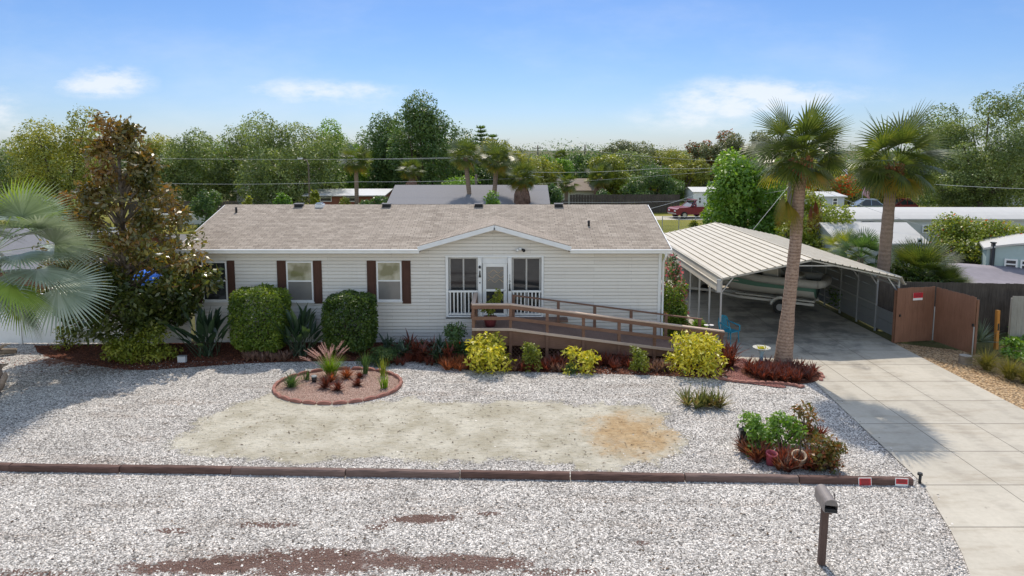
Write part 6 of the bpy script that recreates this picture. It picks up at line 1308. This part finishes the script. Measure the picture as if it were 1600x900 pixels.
far_fence('dark board fence under the oaks at the far left', 200, 372, 66, 1.9); far_fence('dark board fence between the home and the pickup, across the lawn', 890, 1062, 74, 2.0); far_fence('dark fence in the shade left of the thatched hut', 830, 888, 72, 1.5)
t = thing('low_wall', 'low pale wall at the left end of the roof, across the lawn', 'wall', at3(250, 330, 63)); t.location.z = 0; MB().bb(-1, 5.5, -.08, .08, 0, .9).build('body', 'mhwall', t); MB().bb(-1.05, 5.55, -.11, .11, .903, .97).build('coping', 'white', t)
tp = at3(238, 428, 28.5); t = thing('blue_tarp', 'bright blue tarpaulin bundle seen through the magnolia', 'tarpaulin', (tp.x, 28.5, 0)); rng = np.random.default_rng(2); m = MB(); m.lathe([(.85, .05), (.95, .5), (1.0, 1.0), (.9, 1.5), (.6, 1.85), (.25, 2.0), (0, 2.05)], 26); m.v = [(x * (1 + .08 * math.sin(9 * z + 3 * math.atan2(y, x))), y * .8, z + .05 * math.sin(x * 11)) for x, y, z in m.v]; m.build('cover', 'tarpb', t, True)
m = MB(); m.tube([(1.02 * math.cos(i * .3), .84 * math.sin(i * .3), 1.0 + .02 * math.sin(i)) for i in range(22)], .02, 5); m.build('rope', 'white', t)
# chain link fence beyond the home
t = thing('chain_link_fence', 'chain link fence along the near side of the back road', 'fence', (0, 57.0, 0)); xs0, xs1 = at3(1035, 340, 57).x, at3(1165, 340, 57).x
for k in range(6): x = xs0 + (xs1 - xs0) * k / 5; MB().tube([(x, 0, 0), (x, 0, 1.35)], .035, 6).build('post', 'chain', t)
MB().tube([(xs0, 0, 1.30), (xs1, 0, 1.30)], .025, 6).build('top_rail', 'chain', t); m = MB()
for k in range(int((xs1 - xs0) / .22)):
    x = xs0 + k * .22
    for s in (-1, 1): m.tube([(x, .0, 0.02), (x + s * .7, .0, 1.28)], .004, 3, False)
m.build('mesh', 'chain', t)
# street lamp, poles and wires
Y = 62.0; a = at3(484, 318, Y); zt = at3(484, 250, Y).z; t = thing('street_lamp', 'street lamp with short curved arm in front of the oaks', 'street lamp', (a.x, Y, 0)); MB().tube([(0, 0, 0), (0, 0, zt - .5), (-.15, 0, zt), (-.6, 0, zt + .12)], [.10, .075, .06, .05], 8).build('pole', 'pole', t, True); MB().bb(-.95, -.5, -.13, .13, zt + .07, zt + .19).build('lamp_head', 'wirel', t, bevel=.03)
def upole(label, px, pyt, Y, arm=True):
    a = at3(px, 320, Y); zt = at3(px, pyt, Y).z; t = thing('utility_pole', label, 'utility pole', (a.x, Y, 0)); MB().tube([(0, 0, 0), (.0, 0, zt)], [.16, .11], 9).build('pole', 'pole', t, True)
    if arm: MB().bb(-.9, .9, -.06, .06, zt - .55, zt - .43).build('crossarm', 'pole', t); [MB().lathe([(0, 0), (.05, 0), (.06, .1), (0, .13)], 8, (x, 0, zt - .428)).build('insulator', 'wirel', t) for x in (-.8, 0.3, .8)]
    return (a.x, Y, zt)
upole('dark utility pole rising behind the tall palm trunk', 1233, 262, 38.5, False); upole('utility pole with crossarm on the skyline left of centre', 840, 227, 120); upole('bare utility pole on the skyline above the trees', 913, 226, 125, False); upole('thin utility pole behind the grey roofed house', 744, 272, 68, False)
def wire(label, pts, sag, mat='wire', r=.018):
    r *= .72
    P = [at3(*p) for p in pts]; m = MB(); Q = []
    for i in range(len(P) - 1):
        for k in range(13): u = k / 12; p = P[i].lerp(P[i + 1], u); p.z -= sag * 4 * u * (1 - u); Q.append(p)
    c = Q[0].copy(); m.tube([q - c for q in Q if True], r, 4); o = m.build('overhead_cable', mat); o.location = c; tag(o, label, 'cable', 'overhead cables')
wire('overhead cable crossing the oaks at lamp height on the left', [(180, 247, 64), (760, 247, 64)], .12, 'wirel', .016); wire('overhead cable crossing just above the home from the left to the grey roof', [(230, 286, 60), (560, 284, 60), (850, 276, 60)], .15, 'wirel', .018); wire('overhead cable in front of the big dark tree', [(550, 248, 66), (900, 232, 66), (1180, 252, 66)], .3, 'wirel', .015)
wire('overhead cable running right towards the pink poinciana', [(800, 268, 62), (1030, 263, 62), (1190, 256, 62)], .2, 'wirel', .02); wire('paired service cable sloping down to the roof corner', [(985, 333, 40), (1090, 303, 52), (1233, 265, 38.5)], .1, 'wirel', .016); wire('lower service cable sloping to the lawn behind the roof', [(880, 316, 50), (1100, 312, 52), (1233, 296, 38.5)], .1, 'wirel', .014)
wire('thin cable along the skirt of the far trees', [(840, 287, 70), (1180, 262, 70)], .1, 'wirel', .012); wire('cable from the utility pole down across the shed roof', [(1233, 275, 38.5), (1440, 352, 36), (1620, 420, 30)], .15, 'wirel', .012); wire('long cable crossing the big oak on the right', [(1380, 282, 52), (1640, 296, 52)], .1, 'wirel', .022); wire('guy cable slanting from the utility pole to the carport', [(1233, 290, 38.5), (1166, 372, 36.5)], .0, 'wirel', .014)

# ------------------------------------------------------------------ trees behind
def bt_(name, label, pl, pr, pt, Y, mat, n, leaf, seed, group='trees behind the home', zlow=-.06, k=18, **kw):
    n = int(n * 3.2); leaf *= .80; k = int(k * 1.2)
    xa, xb = at3(pl, 300, Y).x, at3(pr, 300, Y).x; zt = at3((pl + pr) / 2, pt, Y).z; rx = (xb - xa) / 2; cz = zt * (1 + zlow) / 2; rz = zt - cz
    return tree(name, label, ((xa + xb) / 2, Y), zt, (rx * 1.18, min(rx, 6) * 1.0, rz * 1.24), mat, n, leaf, seed, 'tree', group, k=k, trunk_r=.16 + zt * .018, cz=cz, **kw)
bt_('oak_tree', 'grey green oak at the far left edge of the photo', -90, 62, 232, 88, 'oak', 4200, .42, 101)
bt_('oak_tree', 'olive oak standing right behind the magnolia', 18, 175, 184, 64, 'olive', 8500, .30, 102, k=24)
bt_('oak_tree', 'grey green oak right of the magnolia', 248, 365, 212, 78, 'oak', 6500, .30, 103, k=22)
bt_('oak_tree', 'broad grey green oak behind the left end of the roof', 330, 455, 202, 80, 'oak', 7000, .30, 104, k=22)
bt_('oak_tree', 'large rounded oak behind the street lamp', 385, 525, 192, 74, 'oak', 8500, .30, 105, k=26)
bt_('leafy_tree', 'bright green tree between the oak and the slim palm', 492, 572, 205, 86, 'bright', 4200, .36, 106)
bt_('leafy_tree', 'dark green tree left of the tallest tree', 556, 650, 178, 92, 'darkgreen', 5600, .40, 107, k=20)
bt_('leafy_tree', 'tallest dark green tree behind the grey roofed house', 606, 724, 167, 88, 'darkgreen', 8000, .38, 108, k=26)
bt_('leafy_tree', 'dark tree in the gap right of the tallest tree', 688, 770, 238, 98, 'darkgreen', 3000, .42, 109)
bt_('leafy_tree', 'yellow green tree behind the twin palms', 760, 838, 240, 100, 'olive', 3000, .42, 110)
bt_('leafy_tree', 'bright green tree right of the skirted palm', 838, 893, 243, 92, 'bright', 3200, .36, 111)
bt_('leafy_tree', 'olive green tree left of the thatched hut', 800, 870, 250, 86, 'olive', 2600, .36, 112)
bt_('leafy_tree', 'yellowish tree above the thatched hut', 915, 985, 246, 84, 'yellowgreen', 3800, .33, 113)
bt_('oak_tree', 'thin crowned grey oak on the skyline in the middle', 903, 1025, 222, 108, 'sparse', 5200, .36, 114, k=30, f=(.14, .26))
bt_('leafy_tree', 'dense olive bush tree left of the pickup', 975, 1065, 262, 80, 'darkgreen', 5200, .28, 115)
bt_('leafy_tree', 'olive green tree above the pickup', 1030, 1100, 244, 90, 'olive', 3800, .33, 116)
bt_('oak_tree', 'thin tree with rusty red blossom right of the middle', 1062, 1158, 212, 96, 'sparse', 5200, .32, 117, k=30, f=(.14, .28), extra=('rust', 8, 1500, .3))
bt_('oak_tree', 'thin grey green tree left of the tall palm', 1128, 1215, 208, 94, 'sparse', 4200, .32, 118, k=28, f=(.14, .28))
bt_('leafy_tree', 'olive tree in the gap between the two front palms', 1180, 1330, 246, 82, 'olive', 5200, .33, 119)
bt_('broadleaf_tree', 'glossy bright green broadleaf tree behind the carport roof', 1104, 1240, 254, 43, 'bright', 6500, .30, 120, zlow=.0, k=24)
bt_('broadleaf_tree', 'yellow green bush tree behind the carport, right of the utility pole', 1190, 1330, 318, 39, 'limebush', 6500, .20, 121, zlow=-.1, k=24)
bt_('poinciana_tree', 'orange flowering poinciana between the two front palms', 1262, 1335, 266, 68, 'olive', 2200, .28, 122, extra=('orange', 12, 1800, .26))
bt_('leafy_tree', 'olive green tree behind the right palm crown', 1325, 1430, 250, 78, 'olive', 5200, .32, 123)
bt_('oak_tree', 'grey green oak right of the right palm crown', 1415, 1510, 190, 88, 'oak', 5200, .34, 124, k=22)
bt_('oak_tree', 'huge spreading oak with bare limbs at the right', 1425, 1640, 168, 68, 'oak', 14000, .27, 125, k=44, f=(.16, .28), limbk=26, zlow=.02)
bt_('oak_tree', 'oak cut off by the right edge of the photo', 1560, 1740, 150, 74, 'oak', 7000, .30, 126, k=30, f=(.2, .32))
bt_('flowering_bush', 'bright yellow green bush with orange blossom in front of the long mobile home', 1472, 1612, 342, 34.5, 'limebush', 6000, .17, 127, zlow=-.2, k=22, f=(.25, .4), extra=('orange', 10, 260, .14))
for i, (pl, pr, pt, Y, mt, lab) in enumerate(((300, 345, 296, 60, 'darkgreen', 'dark round bush at the left end of the roof ridge'), (378, 392, 305, 56, 'yellowgreen', 'small yellow green bush above the roof left of the ridge vents'), (425, 458, 303, 56, 'bright', 'bright bush above the roof near the first ridge vent'), (484, 500, 308, 56, 'yellowgreen', 'tiny yellow bush above the blue capped vent'), (565, 612, 303, 60, 'shrub', 'green bush left of the grey roofed house'), (664, 760, 280, 70, 'bright', 'low bright hedge behind the grey roof'), (740, 785, 300, 54, 'bright', 'green bush in front of the twin palms'), (838, 880, 292, 66, 'shrub', 'green bush right of the skirted palm'), (520, 558, 299, 64, 'yellowgreen', 'orange tinted bush under the slim palm'), (930, 975, 292, 76, 'shrub', 'grey green bush right of the thatched hut'), (1066, 1094, 353, 44, 'yellowgreen', 'small yellow green bush at the carport roof corner'), (1440, 1560, 296, 80, 'darkgreen', 'dark hedge in the shade of the big oak'), (1180, 1262, 296, 76, 'bright', 'bright hedge behind the tall palm'))):
    bt_('garden_bush', lab, pl, pr, pt, Y, mt, 1500, .26, 200 + i, 'bushes behind the home', -.2, 10, limbk=3)
bt_('juniper_bush', 'dark green low bush at the back of the neighbour on the left', 20, 120, 300, 50, 'oak', 2500, .25, 230, 'bushes behind the home', -.1, 12)
rg2 = random.Random(17)
for i in range(26):
    px = 205 + i * 38 + rg2.uniform(-10, 10); wd = rg2.uniform(34, 52); top = (228 if px < 780 else 236) + rg2.uniform(-10, 9)
    bt_('leafy_tree', 'green tree in the far row that closes the gaps behind the home', px - wd, px + wd, top, 100 + rg2.uniform(0, 16), ('oak', 'bright', 'darkgreen', 'olive', 'sparse')[rg2.randrange(5)], 1900, .42, 400 + i, 'far row of trees', k=14, limbk=3)
# palms behind
def bpalm(label, px, pyc, Y, rpx, seed, lean=0, skirt=0, nf=30, rt=.2, old=4):
    c = at3(px, pyc, Y); rad = rpx * Y / FPX; x0 = c.x - lean; sabal('cabbage_palm', label, [(x0, Y, 0), ((x0 + c.x) / 2 + lean * .15, Y, c.z * .5), (c.x, Y, c.z)], [rt * 1.2, rt, rt], rad, seed, 'cabbage palms behind the home', nf, 14, 0, False, 'ptrunk2', 2, old, skirt, .13)
bpalm('slim cabbage palm left of the tallest tree', 556, 254, 66, 31, 301); bpalm('short thick cabbage palm behind the left part of the grey roof', 642, 268, 70, 24, 302, skirt=26, old=6); bpalm('left of the twin leaning palms by the grey roof', 727, 246, 60, 32, 303, lean=-.9); bpalm('right of the twin leaning palms by the grey roof', 776, 252, 60, 33, 304, lean=.6); bpalm('fat palm with a skirt of dry fronds right of the grey roof', 816, 280, 58, 29, 305, skirt=90, nf=40, old=8, rt=.3); bpalm('small palm beside the thatched hut', 885, 290, 76, 22, 306); bpalm('palm with drooping brown skirt above the fence in the middle', 938, 278, 80, 27, 307, skirt=40); bpalm('small palm glimpsed behind the poinciana', 1015, 285, 84, 22, 308)
bpalm('dark small palm on the skyline left of centre', 876, 246, 110, 14, 309)
def pine(label, px, pyt, Y, seed):
    zt = at3(px, pyt, Y).z; q = random.Random(seed); t = thing('norfolk_pine', label, 'pine tree', (at3(px, 300, Y).x, Y, 0), 0, 'norfolk pines'); MB().tube([(0, 0, 0), (0, 0, zt)], [.25, .04], 7).build('trunk', 'bark', t, True); m = MB(); z = 3.0
    while z < zt - .3:
        r = 2.2 * (1 - z / zt) ** .7 + .3
        for k in range(6):
            a = k * 1.047 + z
            for s in range(14): p = Vector((math.cos(a), math.sin(a), .22)) * (r * (s + 1) / 14) + Vector((0, 0, z)); m.strap(p, a + q.uniform(-1.5, 1.5), R(q.uniform(10, 70)), R(30), .55, .22, 1, .2)
        z += .62
    m.build('crown', 'darkgreen', t)
pine('taller norfolk pine on the skyline behind the twin palms', 752, 198, 104, 1); pine('shorter norfolk pine on the skyline behind the twin palms', 770, 210, 108, 2)
# fronds and shrubs right of the carport
def fanshrub(label, px, pyc, Y, rpx, seed, mat='sabal', nf=30):
    global rnd
    keep = rnd; rnd = random.Random(seed); c = at3(px, pyc, Y); rad = rpx * Y / FPX; t = thing('palmetto', label, 'palm shrub', (c.x, Y, 0), 0, 'palmettos beside the carport'); m = MB(); h = Vector((0, 0, max(.3, c.z - .3)))
    for i in range(nf): u = (i + .5) / nf; fan_leaf(m, h, i * 2.39996, R(85) - u * R(110), rad * .5, rad * .6, 22, R(80), .05 + .1 * u, .07, nseg=3, roll=rnd.uniform(-.5, .5), arch=.2)
    m.build('fronds', mat, t); MB().tube([(0, 0, 0), h], [.16, .13], 8).build('trunk', 'ptrunk2', t, True); rnd = keep
fanshrub('dark green palmetto between the right palm and the shade cloth', 1440, 425, 28.5, 66, 1, nf=40); fanshrub('palmetto leaning over the carport roof left of the right palm', 1345, 392, 29.5, 46, 2, 'shrub'); fanshrub('pale green palmetto behind the carport roof edge', 1318, 385, 31.0, 40, 3, 'yellowgreen'); fanshrub('low palmetto behind the brown gate', 1478, 440, 27.6, 42, 4)
bt_('garden_bush', 'dense dark green bush filling the gap behind the carport wall', 1330, 1480, 408, 28.8, 'hedge_d', 3200, .16, 240, 'bushes behind the home', -.2, 14, limbk=3)
# distant wood
rng = np.random.default_rng(77); cl = []
for i in range(170): x = -135 + 270 * (i + rng.random()) / 170; s = 3 + 2.5 * rng.random(); cl.append([x, 112 + 10 * rng.random(), 1.6 + 2.4 * rng.random() + .9 * math.sin(i * .35), s, 3, s * .85])
for i in range(120): x = -330 + 660 * (i + rng.random()) / 120; s = 6 + 4 * rng.random(); cl.append([x, 235 + 20 * rng.random(), 2.0 + 2.6 * rng.random() + 1.2 * math.sin(i * .5), s, 4, s * .62])
V, F = cloud(rng, cl, 70000, .55, .6, .5); tag(npmesh('distant_wood', V, F, 'darkgreen'), kind='stuff')
tag(bpy.data.objects['distant_wood'], 'band of far green woods closing the horizon', 'woodland')
